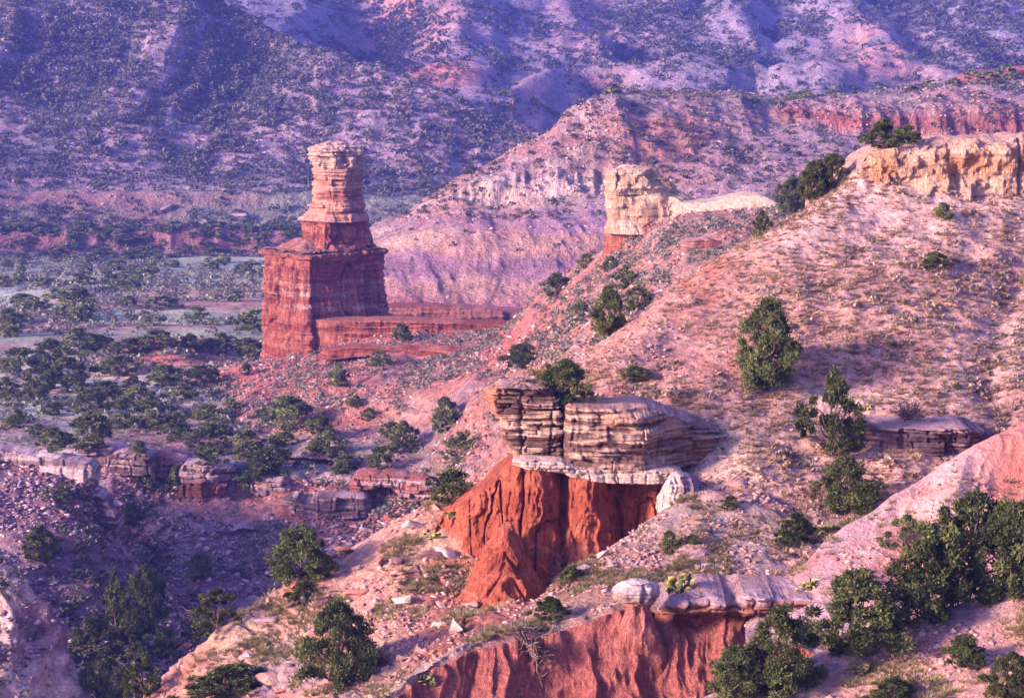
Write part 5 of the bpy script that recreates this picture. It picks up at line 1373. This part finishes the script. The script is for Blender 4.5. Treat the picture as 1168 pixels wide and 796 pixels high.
for px, py, wd, ht, lab in [(772, 676, 44, 34, 'prickly pear with many yellow pads beside the balanced capstone'), (924, 672, 28, 18, 'prickly pear on the lilac bench'), (962, 664, 26, 16, 'prickly pear at the foot of the pink mound'), (1072, 628, 34, 22, 'prickly pear below the thin shrub on the pink mound'), (488, 780, 30, 20, 'yellow prickly pear at the bottom of the red bank'), (518, 592, 26, 14, 'prickly pear on the red clay fan left of the cliff'), (498, 614, 36, 12, 'low yellow-green cactus patch above the dark boulders'), (946, 610, 40, 22, 'pale cactus patch beside the small round juniper'), (984, 768, 40, 16, 'yellow-green cactus patch at the foot of the wide low juniper'), (1092, 442, 14, 12, 'tiny cactus on the upper pale slope'), (988, 468, 20, 12, 'cactus above the dark layered ledge')]:
    cactus(px, py, wd, ht, lab)

def dead_bush(px, py, wpx, hpx, label, seed, hang=False):
    loc, nor, on = hit(px, py)
    if loc is None: return
    r = np.random.default_rng(seed); s = loc[1] / FOC
    parts = []
    for i in range(26):
        a = r.uniform(0, 6.28); e = np.array([math.cos(a) * r.uniform(.15, .5), math.sin(a) * .3 - .15, r.uniform(-.5, .7) if hang else r.uniform(.3, 1)])
        b = wobble((0, 0, .25 if hang else 0), e, 7, .035, r)
        parts.append(tube(b, np.linspace(.030, .008, 7), 5))
        for j in range(3):
            k = r.integers(2, 6); parts.append(tube(wobble(b[k], b[k] + r.normal(0, .16, 3), 4, .02, r), np.linspace(.014, .005, 4), 4))
    v, q = join(parts)
    me = make_mesh('dead_bush', v, q, cols=np.tile(np.array([.17, .12, .10]), (len(v), 1)))
    o = link('dead_bush', me, M_BARK); o.location = loc + np.array([0, -.1, 0]); o.scale = (wpx * s, wpx * s, hpx * s)
    tag(o, label, 'dead bush')
dead_bush(604, 748, 70, 60, 'tangle of bare grey roots hanging down the gullied red bank', 5, True)
dead_bush(1036, 478, 46, 26, 'fallen dead branches above the dark layered ledge', 6)
dead_bush(232, 722, 56, 34, 'bare dead branches leaning from the half-bare juniper on the spur', 7)
dead_bush(438, 756, 26, 26, 'small dead bush beside the tall ragged juniper', 8)

# ------------------------------------------------------------------ haze
HAZE = 0.00029
import bmesh
bm = bmesh.new(); bmesh.ops.create_cube(bm, size=1)
me = bpy.data.meshes.new('haze'); bm.to_mesh(me); bm.free()
hz = bpy.data.objects.new('haze', me); col.objects.link(hz)
hz.location = (0, 2200, 50); hz.scale = (5600, 6400, 230); hz['kind'] = 'stuff'
hm = bpy.data.materials.new('haze_air'); hm.use_nodes = True
hm.node_tree.nodes.clear()
ho = hm.node_tree.nodes.new('ShaderNodeOutputMaterial'); hv = hm.node_tree.nodes.new('ShaderNodeVolumePrincipled')
hv.inputs['Color'].default_value = (.20, .28, 1.0, 1); hv.inputs['Density'].default_value = HAZE; hv.inputs['Anisotropy'].default_value = 0.2
hm.node_tree.links.new(hv.outputs[0], ho.inputs[1])
me.materials.append(hm)
